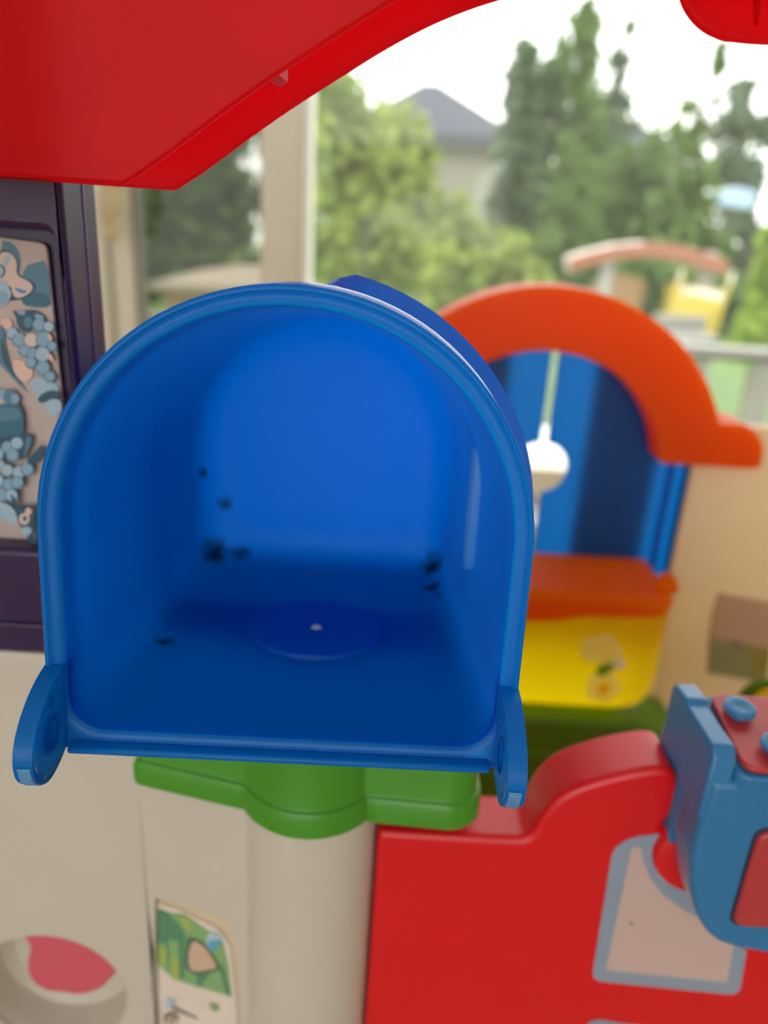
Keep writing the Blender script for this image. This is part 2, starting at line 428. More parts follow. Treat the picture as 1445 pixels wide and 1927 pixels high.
# hinge ears: rounded plates standing forward of the mouth
TY = Matrix(((0, 1, 0, 0), (1, 0, 0, 0), (0, 0, 1, 0), (0, 0, 0, 1)))    # plate plane (u,v) -> (y,z), depth -> x
ear = smooth_poly([(.005, -.037), (.004, -.0395), (-.0070, -.0415), (-.0170, -.0475), (-.0225, -.0550), (-.0215, -.0635), (-.0145, -.0690), (-.006, -.0685), (.004, -.0635), (.005, -.055)], 3)
for s in (-1, 1):
    x_in, x_out = s * .0628, s * .0680
    hole = arc(-.0105, -.0555, .0042, 0, 360, 20)[:-1]
    e = plate('hinge_ear', ear, x_in, x_out, M_rim, mb, holes=[hole], bevel=.0011, seg=3, T=TY)
    e['label'] = 'hinge ear with a pin hole'
    Mh = Matrix.Translation((s * .0662, -.0105, -.0555)) @ Matrix.Rotation(PI / 2, 4, 'Y')
    lathe('pin_socket', [(0, -.0006), (.0040, -.0006), (.0043, 0), (.0040, .0006), (0, .0006)], M_rim, e, Mh, 24)
    Mr = Matrix.Translation((s * .0628, -.0105, -.0555)) @ Matrix.Rotation(PI / 2, 4, 'Y')
    lathe('socket_rim', [(.0043, -.0004), (.0050, -.0006), (.0058, -.0002), (.0058, .0005), (.0043, .0005)], M_rim, e, Mr, 28)
    lathe('moulding_dot', [(0, -.0006), (.0012, -.0004), (.0015, .0004), (0, .0004)], M_rim, e, Matrix.Translation((s * .0628, -.0180, -.0640)) @ Matrix.Rotation(PI / 2, 4, 'Y'), 14)
    lathe('moulding_dot', [(0, -.0006), (.0012, -.0004), (.0015, .0004), (0, .0004)], M_rim, e, Matrix.Translation((s * .0628, -.0090, -.0462)) @ Matrix.Rotation(PI / 2, 4, 'Y'), 14)
    # scuffed bottom edge of the ear
    sc_pts = [p for p in ear if p[1] < -.058 and p[0] < -.004]
    bm = bmesh.new(); ra = []; rb = []
    for (u, v) in sc_pts:
        d = Vector((u + .0105, v + .0555)).normalized()
        ra.append(bm.verts.new((x_in - s * .00015, u - d.x * .0026 * random.uniform(.6, 1.2), v - d.y * .0026 * random.uniform(.6, 1.2))))
        rb.append((bm.verts.new((x_in + s * .0006, u + d.x * .00025, v + d.y * .00025)), bm.verts.new((x_out - s * .0012, u + d.x * .00035 * random.uniform(.3, 1.4), v + d.y * .00035))))
    for k in range(len(ra) - 1):
        bm.faces.new((ra[k], ra[k + 1], rb[k + 1][0], rb[k][0])); bm.faces.new((rb[k][0], rb[k + 1][0], rb[k + 1][1], rb[k][1]))
    f = from_bm('scuffed_edge', bm, M_scuff, e, 60); f['label'] = 'scuffed pale edge of the ear'
# round pad in the floor, with a pale disc for its lit hole
zf = ZB + .0055 + .0024
lathe('floor_pad', [(.0023, .0000), (.0026, .0007), (.0245, .0007), (.0255, .0005), (.0262, -.0012)], plastic('mailbox_pad_plastic', lin(2, 92, 190), .46, .3, lin(0, 140, 235), .12), mb, Matrix.Translation((.004, .078, zf)) @ Matrix.Scale(1, 4), 48)
lathe('hole_light', [(0, .0009), (.0017, .0008), (.0022, .0002), (.0022, -.001), (0, -.001)], M_hole_light, mb, Matrix.Translation((.004, .078, zf + .0002)), 16)  # pale disc standing in for daylight seen through the floor hole
# flag slot on the right wall: a raised capsule-shaped frame standing off the wall
slot = smooth_poly([(.060, .030), (.068, .030), (.069, .0), (.068, -.0235), (.064, -.0275), (.060, -.0235), (.059, .0)], 3)
slot_h = [(.064 + (a - .064) * .62, .001 + (b - .001) * .93) for a, b in slot]
fs = plate('flag_slot', slot, .0572, .0612, plastic('slot_edge_light', lin(70, 150, 222), .22, .25, lin(60, 180, 255), .6), mb, holes=[slot_h], bevel=.0009, seg=2, T=TY)  # paler blue carries the bright light along the slot edge
fs['label'] = 'raised vertical flag slot on the right inner wall'

# ------------------------------------------------------------------ red roof
YF, YB = .212, .262
def roof_pts():
    e = XZ(232, 347, YF)
    curve = XZs([(300, 303), (400, 226), (500, 154), (620, 76), (740, 0), (860, -62), (1000, -112), (1150, -140), (1400, -150), (1700, -130), (1950, -80)], YF)
    left = (-.20, e[1] + .001)
    top = [(.26, 1.13), (-.20, 1.13)]
    c = [e] + smooth_poly([e] + curve, 2, closed=False)[2:]
    return [left] + c + top
rp = roof_pts()
roof = thing('toy_roof', 'red moulded playhouse roof with an arched lower edge above the purple panel', 'roof', (-.1, YB, rp[1][1]))
xc = XZ(128, 200, YF)[0]
def roof_sheet(name, y0, y1, bend):
    rbm = prism_bm(rp, y0, y1)
    if bend:
        for dx in (.010, .006, .003, 0, -.003, -.006, -.010):
            bmesh.ops.bisect_plane(rbm, geom=rbm.verts[:] + rbm.edges[:] + rbm.faces[:], plane_co=(xc + dx, 0, 0), plane_no=(1, 0, 0))
        for v in rbm.verts:                     # left of the crease the front comes forward towards the viewer
            t_ = xc + .010 - v.co.x
            if t_ > 0: v.co.y -= .55 * (t_ * t_ / .040 if t_ < .020 else t_ - .010)
    o = from_bm(name, rbm, M_red, roof, 40)
    return add_bevel(o, .0009, 3)
roof_sheet('gable_front', YF, YF + .0026, True)
roof_sheet('gable_back', YB - .0024, YB, False)['label'] = 'backlit rear sheet of the roof'
# stiffening gusset under the arch
g = [PX(500, 146, YF + .004), PX(528, 163, YF + .012), PX(530, 122, YF + .012)]
gm = bmesh.new()
gv = []
for off in (0, .0022):
    gv.append([gm.verts.new((p.x + off, p.y, p.z + off * .6)) for p in (PX(497, 149, YF + .0025), PX(527, 165, YF + .020), PX(527, 118, YF + .022), PX(505, 128, YF + .0025))])
for k in range(4): gm.faces.new((gv[0][k], gv[0][(k + 1) % 4], gv[1][(k + 1) % 4], gv[1][k]))
gm.faces.new(gv[0]); gm.faces.new(gv[1][::-1])
add_bevel(from_bm('gusset', gm, M_red, roof, 40), .0005, 2)
# rounded end of the other roof half, top right
YL0, YL1 = .285, .33
lob = smooth_poly(XZs([(1240, -420), (1264, -140), (1276, -40), (1284, 8), (1312, 48), (1350, 72), (1400, 80), (1470, 84), (1600, 84), (1900, 86), (2000, -100), (2000, -420)], YL0), 2)
rl = thing('toy_roof_end', 'rounded red end of the roof hanging in at the top right corner', 'roof', (.16, YL1, lob[0][1]))
plate('end_cap', lob, YL0, YL0 + .004, M_red, rl, bevel=.0018, seg=4)
cr = XZs([(1421, -60), (1429, -60), (1426, 50), (1418, 46)], YL0)
plate('moulded_rib', smooth_poly(cr, 1), YL0 - .0016, YL0 + .001, M_red, rl, bevel=.0007)

# ------------------------------------------------------------------ purple panel with a sticker
YP = .2625
pr_x = XZ(128, 500, YP)[0]; pr_zb = XZ(45, 1228, YP)[1]
pur = thing('purple_panel', 'dark purple playhouse panel holding a blue grape picture at the left edge', 'panel', (-.2, YP, pr_zb))
sx1, sz1 = XZ(95, 448, YP); _, sz0 = XZ(70, 1032, YP); sx1 = max(sx1, XZ(124, 740, YP)[0]) + .001
sx0 = -.30
win_hole = rrect(sx0, sx1, sz0 - .001, sz1 + .002, .004)
plate('frame', [(-.33, pr_zb), (pr_x, pr_zb), (pr_x, 1.02), (-.33, 1.02)], YP, YP + .030, M_purple, pur, holes=[win_hole], bevel=.0022, seg=3)
box('recess_back', -.31, sx1 + .003, YP + .0125, YP + .016, sz0 - .004, sz1 + .005, M_purple, pur)
# bevelled ledge under the picture, and the parting seam on the lit edge
zl = XZ(40, 1175, YP)[1]
box('lower_ledge', -.33, pr_x - .006, YP - .0016, YP + .002, zl - .0012, zl + .0012, M_purple, pur, .001)
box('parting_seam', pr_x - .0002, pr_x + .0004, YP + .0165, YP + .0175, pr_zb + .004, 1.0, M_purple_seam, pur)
YS = YP + .010
ink = {'paper': plastic('sticker_paper', lin(176, 162, 156), .5, bump=.3, scale=120, vary=.05), 'teal': plastic('ink_teal', lin(70, 118, 140), .5), 'teal_d': plastic('ink_dark_teal', lin(28, 72, 96), .5),
       'blue': plastic('ink_grey_blue', lin(122, 158, 182), .5), 'sky': plastic('ink_sky', lin(150, 176, 196), .5), 'bright': plastic('ink_bright_blue', lin(50, 130, 190), .5), 'deep': plastic('ink_deep_teal', lin(34, 96, 118), .5),
       'cream': plastic('ink_cream', lin(200, 182, 172), .5), 'pinkish': plastic('ink_pinkish', lin(210, 176, 164), .5)}
def ell(cx, cy, a, b, n=18, rot=0):
    c, s = math.cos(math.radians(rot)), math.sin(math.radians(rot))
    return [(cx + a * math.cos(t) * c - b * math.sin(t) * s, cy + a * math.cos(t) * s + b * math.sin(t) * c) for t in [2 * PI * i / n for i in range(n)]]
S = []
def sh(m, pts, sm=0): S.append((m, XZs(smooth_poly(pts, sm) if sm else pts, YS)))
sh('teal', [(0, 452), (24, 456), (40, 480), (38, 515), (22, 545), (0, 560)], 1)
sh('teal', [(36, 540), (48, 500), (66, 494), (90, 490), (97, 577), (70, 578), (44, 572)], 1); sh('deep', [(40, 552), (66, 548), (94, 556), (97, 577), (70, 579), (42, 574)], 1)
sh('teal_d', [(-6, 470), (20, 470), (36, 492), (34, 518), (66, 530), (70, 545), (50, 562), (26, 566), (-6, 566)], 2)
sh('cream', [(-6, 478), (18, 472), (34, 492), (30, 518), (58, 530), (64, 544), (48, 558), (26, 562), (20, 530), (-6, 560)], 2)
sh('sky', [(10, 484), (20, 476), (19, 494), (10, 506), (7, 496)], 1); sh('pinkish', [(24, 490), (28, 504), (22, 508), (14, 505)], 1)
sh('bright', [(26, 539), (40, 544), (53, 547), (46, 553), (34, 549)], 1)
sh('teal_d', ell(0, 510, 11, 13)); sh('sky', ell(-1, 510, 9, 11))
sh('sky', [(-8, 530), (8, 524), (22, 545), (22, 562), (8, 576), (-8, 578)], 2); sh('blue', [(-8, 545), (14, 548), (20, 562), (6, 574), (-8, 574)], 2)
sh('teal', [(0, 606), (10, 620), (12, 660), (36, 716), (60, 745), (30, 716), (6, 690), (-4, 680)], 1); sh('teal_d', [(4, 630), (10, 650), (22, 690), (48, 728), (20, 700), (4, 672)], 1)
sh('pinkish', [(0, 604), (18, 596), (28, 612), (14, 622)], 1); sh('pinkish', [(26, 672), (60, 684), (66, 708), (44, 722), (24, 694)], 2)
sh('sky', [(60, 706), (110, 716), (116, 760), (92, 772), (60, 730)], 1)
sh('teal_d', [(24, 582), (40, 588), (56, 582), (74, 584), (92, 600), (84, 612), (66, 606), (62, 622), (46, 626), (34, 612), (32, 596)], 1)
sh('blue', ell(42, 588, 8, 4, rot=15)); sh('teal', ell(55, 606, 8, 11)); sh('blue', ell(76, 596, 9, 5, rot=20))
GR = [(76, 610, 11, 'blue'), (94, 614, 9, 'sky'), (26, 626, 10, 'sky'), (39, 638, 12, 'blue'), (62, 639, 13, 'cream'), (86, 637, 14, 'blue'), (101, 650, 8, 'blue'), (50, 658, 10, 'blue'), (66, 664, 10, 'blue'), (84, 665, 13, 'sky'), (62, 680, 9, 'blue'), (85, 690, 12, 'blue'), (98, 706, 9, 'blue')]
for x, y, r, m in GR: sh('teal', ell(x, y + 1, r + 2, r + 2)); sh(m, ell(x, y, r, r))
sh('pinkish', [(96, 624), (104, 634), (100, 642), (94, 634)], 1); sh('pinkish', [(90, 664), (102, 664), (106, 680), (98, 676)], 1)
sh('teal_d', [(74, 750), (84, 738), (100, 732), (120, 738), (116, 750), (100, 746), (84, 758)], 1); sh('sky', [(84, 762), (96, 750), (118, 748), (122, 770), (104, 784)], 1)
sh('blue', ell(6, 746, 22, 16)); sh('teal', ell(24, 744, 12, 14)); sh('blue', ell(34, 748, 8, 10)); sh('pinkish', ell(6, 752, 5, 4))
sh('deep', [(-8, 760), (30, 756), (46, 760), (52, 800), (48, 815), (20, 825), (-8, 828)], 1); sh('teal', [(-8, 766), (26, 763), (42, 768), (46, 786), (-8, 792)], 1)
sh('teal_d', [(-8, 822), (40, 815), (60, 812), (68, 820), (62, 842), (52, 862), (34, 860), (-8, 846)], 1); sh('teal', [(56, 815), (66, 820), (60, 842), (50, 858), (54, 836)], 1)
sh('teal_d', [(72, 845), (84, 832), (90, 840), (88, 856), (70, 872), (52, 866)], 1)
for x, y, m in ((20, 838, 'blue'), (38, 830, 'sky'), (30, 852, 'blue'), (2, 850, 'sky'), (5, 872, 'sky'), (20, 880, 'sky'), (42, 884, 'sky'), (58, 878, 'blue'), (4, 900, 'sky'), (24, 906, 'blue'), (40, 902, 'blue'), (12, 926, 'blue'), (3, 944, 'blue'), (30, 926, 'sky')):
    sh('teal', ell(x, y + 1, 12.5, 12.5)); sh(m, ell(x, y, 10.5, 10.5))
sh('teal_d', [(26, 920), (36, 930), (44, 950), (60, 944), (74, 946), (74, 1000), (62, 1004), (50, 990), (40, 968)], 1); sh('sky', [(-8, 940), (24, 940), (40, 960), (42, 985), (20, 975), (-8, 962)], 1)
sh('cream', ell(54, 970, 10, 11)); sh('teal_d', ell(55, 969, 4, 5)); sh('sky', ell(58, 992, 10, 8)); sh('pinkish', ell(62, 956, 6, 7))
sh('teal_d', [(56, 1002), (76, 1000), (78, 1022), (70, 1020)], 1)
spts = XZs([(-90, 436), (0, 446), (70, 455), (84, 459), (89, 470), (96, 540), (106, 640), (118, 752), (128, 860), (136, 960), (142, 1036), (76, 1029), (0, 1022), (-90, 1014)], YS)
stk = plate('sticker', spts, YS, YS + .0016, ink['paper'], pur, bevel=.0004, seg=1); stk['label'] = 'blue printed sticker with grapes and a pot'
print_mesh('sticker_print', S, YS - .0001, ink, stk)

# ------------------------------------------------------------------ white wall panel with a round pocket
YW = .2625
wl = thing('white_wall_panel', 'cream white playhouse wall panel with a round pocket, lower left', 'panel', (-.2, YW, 0))
hc = XZ(98, 1868, YW); hr = .5 * (XZ(237, 1860, YW)[0] - XZ(-41, 1860, YW)[0]) * 1.0
hole = arc(hc[0], hc[1], hr, 0, 360, 40, rz=hr * 1.02)[:-1]
w_r = XZ(268, 1550, YW)[0]
plate('panel_face', [(-.36, .002), (w_r + .03, .002), (w_r + .03, pr_zb - .0004), (-.36, pr_zb - .0004)], YW, YW + .004, M_white, wl, holes=[hole], bevel=.0012, seg=3)
Mp = Matrix.Translation((hc[0], YW, hc[1])) @ Matrix.Rotation(-PI / 2, 4, 'X')
lathe('round_pocket', [(hr + .0015, .0015), (hr, .0035), (hr * .985, .010), (hr * .93, .019), (hr * .8, .023), (0, .024)], M_white, wl, Mp, 48)
ppts = smooth_poly(XZs([(32, 1700), (36, 1752), (60, 1780), (50, 1812), (56, 1842), (84, 1864), (118, 1866), (150, 1872), (190, 1862), (212, 1838), (226, 1822), (226, 1760), (150, 1690)], YW + .010), 2)
pk = plate('pink_insert', ppts, YW + .009, YW + .016, M_pink, wl, bevel=.002, seg=3); pk['label'] = 'pink wavy insert inside the round pocket'

# ------------------------------------------------------------------ corner post: white angled face, round column, sticker
CX, CY, CR = -.0235, .2600, .0283
post = thing('corner_post', 'cream white corner post with a round column under the green cap', 'post', (CX, CY, 0))
cap_z = XZ(580, 1580, CY - CR - .001)[1]
pl_x = XZ(262, 1480, .262)[0]
pA = Vector((pl_x, .2590)); pB = Vector((CX - CR * .86, .2475))
du = (pB - pA).normalized(); Lf = (pB - pA).length
TF = Matrix(((du.x, -du.y, 0, pA.x), (du.y, du.x, 0, pA.y), (0, 0, 1, 0), (0, 0, 0, 1)))     # (u, depth, z) on the angled face
def on_face(px, py):
    d = CAM_R.to_3x3() @ Vector(((px - 722.5) / F_PX, -(py - 963.5) / F_PX, -1)); n = Vector((-du.y, du.x, 0))
    t = (Vector((pA.x, pA.y, 0)) - Vector((0, 0, CAM_Z))).dot(n) / d.dot(n)
    p = Vector((0, 0, CAM_Z)) + d * t
    return ((Vector((p.x, p.y)) - pA).dot(du), p.z)
poc = smooth_poly([on_face(*p) for p in [(288, 1690), (300, 1694), (400, 1722), (432, 1742), (446, 1790), (448, 1900), (446, 2300), (292, 2260)]], 1)
plate('angled_face', [(0, .002), (Lf + .004, .002), (Lf + .004, cap_z + .004), (0, cap_z + .004)], 0, .010, M_white, post, holes=[poc], bevel=.0012, seg=3, T=TF)
bk = plate('sticker_pocket', [(-.002, .3), (Lf + .001, .3), (Lf + .001, cap_z - .02), (-.002, cap_z - .02)], .004, .0055, plastic('pocket_plastic', lin(206, 188, 162), .5), post, bevel=0, T=TF)
lathe('column', [(CR, .002), (CR, cap_z + .01)], M_white, post, Matrix.Translation((CX, CY, 0)), 64)
box('door_jamb', CX + .015, CX + CR + .014, .2785, .290, .002, cap_z + .004, M_white, post, .002)
bu = on_face(405, 1640)
lathe('moulding_dot', [(0, -.0012), (.002, -.001), (.0032, 0)], M_white, post, TF @ Matrix.Translation((bu[0], 0, bu[1])) @ Matrix.Rotation(-PI / 2, 4, 'X'), 20)
inkp = {'paper': plastic('post_sticker_paper', lin(218, 204, 196), .55), 'g1': plastic('ink_leaf', lin(126, 168, 112), .55), 'g2': plastic('ink_green', lin(84, 134, 104), .55), 'g3': plastic('ink_lime', lin(156, 176, 92), .55),
        'k': plastic('ink_outline', lin(58, 74, 72), .55), 'tan': plastic('ink_tan', lin(196, 168, 148), .55), 'b': plastic('ink_azure', lin(84, 158, 200), .55), 'lb': plastic('ink_pale_blue', lin(172, 196, 210), .55)}
Q = []
def qh(m, pts, sm=0): pts = [on_face(260 + a * 210 / 1445, 1680 + b * 247 / 1700) for a, b in pts]; Q.append((m, smooth_poly(pts, sm) if sm else pts))
qh('g1', [(215, 270), (400, 330), (560, 340), (860, 560), (1060, 700), (1130, 1000), (1180, 1420), (900, 1340), (720, 1290), (420, 1190), (215, 1000)])
qh('g2', [(215, 280), (330, 310), (430, 420), (560, 560), (560, 1180), (500, 1180), (480, 700), (215, 640)])
qh('g2', [(215, 640), (350, 660), (370, 1040), (340, 1030), (320, 720), (215, 720)])
qh('g3', [(230, 760), (330, 780), (335, 1010), (230, 980)]); qh('g3', [(400, 900), (490, 920), (490, 1200), (400, 1180)]); qh('g3', [(520, 340), (640, 420), (640, 560), (540, 520)])
qh('g2', [(1010, 1000), (1060, 1020), (1170, 1420), (1100, 1380)]); qh('g2', [(710, 1110), (900, 1120), (800, 1240), (740, 1300)])
qh('g2', [(580, 620), (640, 650), (600, 900), (620, 1080), (560, 1040)])
qh('k', [(650, 640), (720, 660), (860, 760), (1040, 1040), (960, 1080), (740, 1120), (620, 1090), (590, 960), (600, 780)], 1)
qh('tan', [(680, 670), (740, 700), (850, 780), (1005, 1030), (930, 1055), (740, 1090), (640, 1070), (612, 950), (625, 780)], 1)
qh('lb', [(850, 600), (960, 560), (1060, 640), (1000, 760), (940, 850), (850, 740)], 1); qh('b', [(870, 680), (960, 670), (1050, 660), (1000, 770), (940, 840), (880, 760)], 1)
qh('lb', [(300, 1450), (360, 1420), (410, 1460), (400, 1560), (330, 1560)], 1); qh('lb', [(420, 1400), (450, 1410), (440, 1520), (415, 1500)])
qh('k', [(400, 1510), (470, 1560), (640, 1640), (740, 1690), (735, 1700), (620, 1650), (450, 1580), (395, 1530)])
qh('k', ell(395, 1690, 95, 80)); qh('tan', ell(405, 1700, 75, 65)); qh('k', ell(410, 1690, 22, 28))
qh('g1', [(880, 1480), (1020, 1530), (1000, 1600), (920, 1580)], 1)
lab = plate('sticker', [on_face(260 + a * 210 / 1445, 1680 + b * 247 / 1700) for a, b in [(212, 200), (520, 300), (860, 470), (1000, 540), (1150, 760), (1240, 1500), (1260, 2600), (230, 2400)]], .0030, .0038, inkp['paper'], post, bevel=0, T=TF)
lab['label'] = 'worn sticker with a green bush and a tan fan shape'
print_mesh('sticker_print', Q, .0029, inkp, lab, T=TF)

# ------------------------------------------------------------------ green cap on the post
gcap = thing('green_post_cap', 'bright green moulded cap on the corner post under the mailbox', 'cap', (CX, CY, cap_z))
xr = XZ(897, 1540, .242)[0]
def cap_outline(o):
    """plan (x, y) of the cap, grown by o"""
    p = [(pl_x + .0025 - o, .278), (pl_x + .0025 - o, .2575 - o * .6), (pl_x + .0045 - o, .2560 - o)]
    a0 = 200
    p += [(CX - CR * .9 - o * .6, .2455 - o)]
    p += [(CX + (CR + o) * math.cos(math.radians(a)), CY + (CR + o) * math.sin(math.radians(a))) for a in range(214, 328, 6)]
    p += [(CX + CR * .93 + o * .3, .2425 - o), (xr - .012, .2410 - o)]
    p += [(xr - .012 + (.012 + o) * math.sin(math.radians(a)), .2410 + .012 - (.012 + o) * math.cos(math.radians(a))) for a in range(10, 91, 10)]
    p += [(xr + o, .285), (pl_x + .006, .285)]
    q = []
    for k in range(len(p)):
        a, b = Vector(p[k]), Vector(p[(k + 1) % len(p)]); q.append(tuple(a))
        if (b - a).length > .012: q += [tuple(a.lerp(b, f)) for f in (.03, .08, .5, .92, .97)]
    return q
def plan_solid(name, levels, mat, parent):
    bm = bmesh.new(); V = []
    for z, o in levels: V.append([bm.verts.new((x, y, z)) for x, y in cap_outline(o)])
    n = len(V[0])
    for A, B in zip(V, V[1:]):
        for k in range(n): bm.faces.new((A[k], A[(k + 1) % n], B[(k + 1) % n], B[k]))
    f0 = bm.faces.new(V[0]); f1 = bm.faces.new(V[-1])
    bmesh.ops.triangulate(bm, faces=[f0, f1])
    return from_bm(name, bm, mat, parent, 32)
ztop = .7905
plan_solid('cap_body', [(cap_z + .0125, .0004), (cap_z + .0135, 0), (ztop - .001, -.0004), (ztop, -.0014)], M_green, gcap)
plan_solid('cap_lip', [(cap_z, .0002), (cap_z + .0004, .0016), (cap_z + .0016, .0024), (cap_z + .0100, .0022), (cap_z + .0120, .0012), (cap_z + .0126, .0)], M_green, gcap)
lp = PX(795, 1530, .2385)
lathe('nick', [(0, -.0004), (.0009, -.0002), (.0011, .0004)], plastic('pale_nick', lin(150, 200, 120), .5), gcap, Matrix.Translation((lp.x, .2412, lp.z)) @ Matrix.Rotation(-PI / 2, 4, 'X'), 12)

# ------------------------------------------------------------------ red half door
YD0, YD1 = .250, .277
door = thing('red_half_door', 'glossy red toy half door with a raised top rail, right of the post', 'door', (.07, .26, .02))
dt = XZ(990, 1582, YD0)[1]
dl = CX + CR + .0004
h1 = XZ(1062, 1492, YD0); h2 = XZ(1150, 1462, YD0); h3 = XZ(1262, 1442, YD0); h4 = XZ(1282, 1475, YD0); h5 = XZ(1276, 1520, YD0); h6 = XZ(1252, 1552, YD0)
boss_c = XZ(1318, 1612, YD0 - .003); boss_r = boss_c[0] - XZ(1230, 1612, YD0 - .003)[0]
notch = []
for i in range(13):
    a = math.radians(150 + (215 - 150) * i / 12)
up = smooth_poly([(dl, dt), (XZ(960, 1582, YD0)[0], dt), (XZ(1000, 1578, YD0)[0], dt + .001), (XZ(1020, 1540, YD0)[0], dt + .014), h1, h2, h3, h4, h5, h6], 2, closed=False)
outl = [(dl, .03)] + up + [(h6[0] - .001, h6[1] - .004), (h6[0] + .01, h6[1] - .006), (.30, h6[1] - .006), (.30, .03)]
plate('door_panel', outl, YD0, YD1, M_door, door, bevel=.003, seg=4)
mb2 = Matrix.Translation((boss_c[0], YD0 - .002, boss_c[1])) @ Matrix.Rotation(-PI / 2, 4, 'X')
lathe('round_boss', [(0, -.003), (boss_r - .003, -.003), (boss_r - .001, -.002), (boss_r, .0), (boss_r, .006)], M_door, door, mb2, 56)
inkd = {'pap': plastic('door_sticker_paper', lin(194, 168, 163), .5, vary=.05), 'edge': plastic('door_sticker_edge', lin(136, 150, 172), .5, vary=.06), 'spot': plastic('door_sticker_spot', lin(150, 120, 112), .5)}
YK = YD0 - .0008
o_pts = [(1178, 1580), (1200, 1573), (1232, 1569), (1300, 1575), (1300, 1700), (1404, 1790), (1392, 1860), (1384, 1868), (1372, 1870), (1126, 1845), (1115, 1836), (1116, 1822), (1150, 1610), (1158, 1594)]
i_pts = [(1188, 1598), (1200, 1594), (1206, 1594), (1210, 1618), (1222, 1650), (1248, 1685), (1290, 1715), (1340, 1740), (1382, 1772), (1368, 1850), (1140, 1826)]
sd = plate('sticker', XZs(o_pts, YD0), YK + .0003, YD0 + .0004, inkd['edge'], door, bevel=0); sd['label'] = 'pale pink sticker with a grey blue border'
print_mesh('sticker_print', [('pap', XZs(i_pts, YK)), ('spot', XZs(ell(1188, 1738, 4, 4), YK))], YK + .0002, inkd, sd)
o2 = [(1100, 1938), (1110, 1922), (1128, 1918), (1180, 1926), (1380, 1950), (1380, 2100), (1080, 2080)]
s2 = plate('sticker', XZs(o2, YD0), YK + .0003, YD0 + .0004, inkd['edge'], door, bevel=0); s2['label'] = 'second sticker lower on the door'
print_mesh('sticker_print', [('pap', XZs([(1124, 1938), (1134, 1930), (1180, 1936), (1360, 1962), (1360, 2080), (1100, 2060)], YK))], YK + .0002, inkd, s2)

# ------------------------------------------------------------------ blue toy latch box on the door
YH0, YH1 = .224, .270
hx0 = .1214; hx1 = hx0 + .072
hz1 = .7685; hz0 = XZ(1380, 1790, YH0)[1]
ph = thing('toy_latch_box', 'sky blue toy box with red panels and blue buttons clipped over the red door', 'toy', (hx0 + .03, .25, hz0))
body = [(hx0 + .0012, hz1), (hx0 + .0008, hz1 - .028)] + smooth_poly([(hx0 + .001, hz1 - .036), (hx0 + .003, hz0 + .034), (hx0 + .0075, hz0 + .018), (hx0 + .017, hz0 + .004), (hx0 + .030, hz0)], 2, closed=False) + [(hx1 - .028, hz0)] + arc(hx1 - .028, hz0 + .028, .028, -90, 0, 8) + [(hx1, hz1)]
plate('body', body, YH0, .2446, M_phone, ph, bevel=.0040, seg=4)
box('back_block', hx0 + .0012, hx1 - .004, .2448, .266, h6[1] - .0055, hz1 - .002, M_phone, ph, .0015)
# rounded side rail over the left flank, stepping up at the back
zr = .7812
rb = bmesh.new()
prof = [(YH0 + .0012, zr - .030), (YH0 + .0012, zr - .004), (YH0 + .0045, zr), (YH1 - .016, zr - .0012), (YH1 - .0145, zr + .0008), (YH1 - .002, zr - .0006), (YH1, zr - .004), (YH1, zr - .060), (YH1 - .008, zr - .062), (YH1 - .012, zr - .030)]
A = [rb.verts.new((hx0, y, z)) for y, z in prof]; B = [rb.verts.new((hx0 + .0088, y, z)) for y, z in prof]
for k in range(len(prof)): rb.faces.new((A[k], A[(k + 1) % len(prof)], B[(k + 1) % len(prof)], B[k]))
rb.faces.new(A); rb.faces.new(B[::-1])
add_bevel(from_bm('side_rail', rb, M_phone, ph, 40), .0034, 4)
# sloping top tray and the red button plate
th = math.radians(9.0)
def top_T(h): return Matrix.Translation((0, .2215, .7735 + h)) @ Matrix.Rotation(th, 4, 'X') @ Matrix(((1, 0, 0, 0), (0, 0, 1, 0), (0, -1, 0, 0), (0, 0, 0, 1)))
plate('button_tray', rrect(.1302, hx1 - .004, .0005, .042, .005), -.0005, .0075, M_phone, ph, bevel=.0012, T=top_T(-.0015))
plate('button_plate', rrect(.1322, hx1 - .007, .0020, .040, .0055), -.0018, .001, M_reddark, ph, bevel=.0009, T=top_T(.0003))
for k, (bx_, by_) in enumerate([(.1395, .0285), (.1465, .0105), (.166, .0285), (.170, .0105)]):
    MB_ = Matrix.Translation((0, .2215, .7755)) @ Matrix.Rotation(th, 4, 'X') @ Matrix.Translation((bx_, by_, 0))
    lathe('button', [(.0036, 0), (.0036, .0020), (.0054, .0022), (.0060, .0030), (.0058, .0039), (.0046, .0044), (.0026, .0040), (0, .0038)], M_phone, ph, MB_, 32)
# red panel let into the front
fx0 = XZ(1400, 1650, YH0)[0]; fz1 = XZ(1420, 1560, YH0)[1]; fz0 = XZ(1410, 1738, YH0)[1]
plate('front_window_surround', rrect(fx0 - .0012, hx1 - .012, fz0 - .0012, fz1 + .0012, .005), YH0 - .0004, YH0 + .002, plastic('dark_gap', lin(30, 44, 70), .5), ph, bevel=.0003)
plate('front_window', rrect(fx0, hx1 - .013, fz0, fz1, .0045), YH0 - .0022, YH0 + .001, M_reddark, ph, bevel=.0014, seg=3)

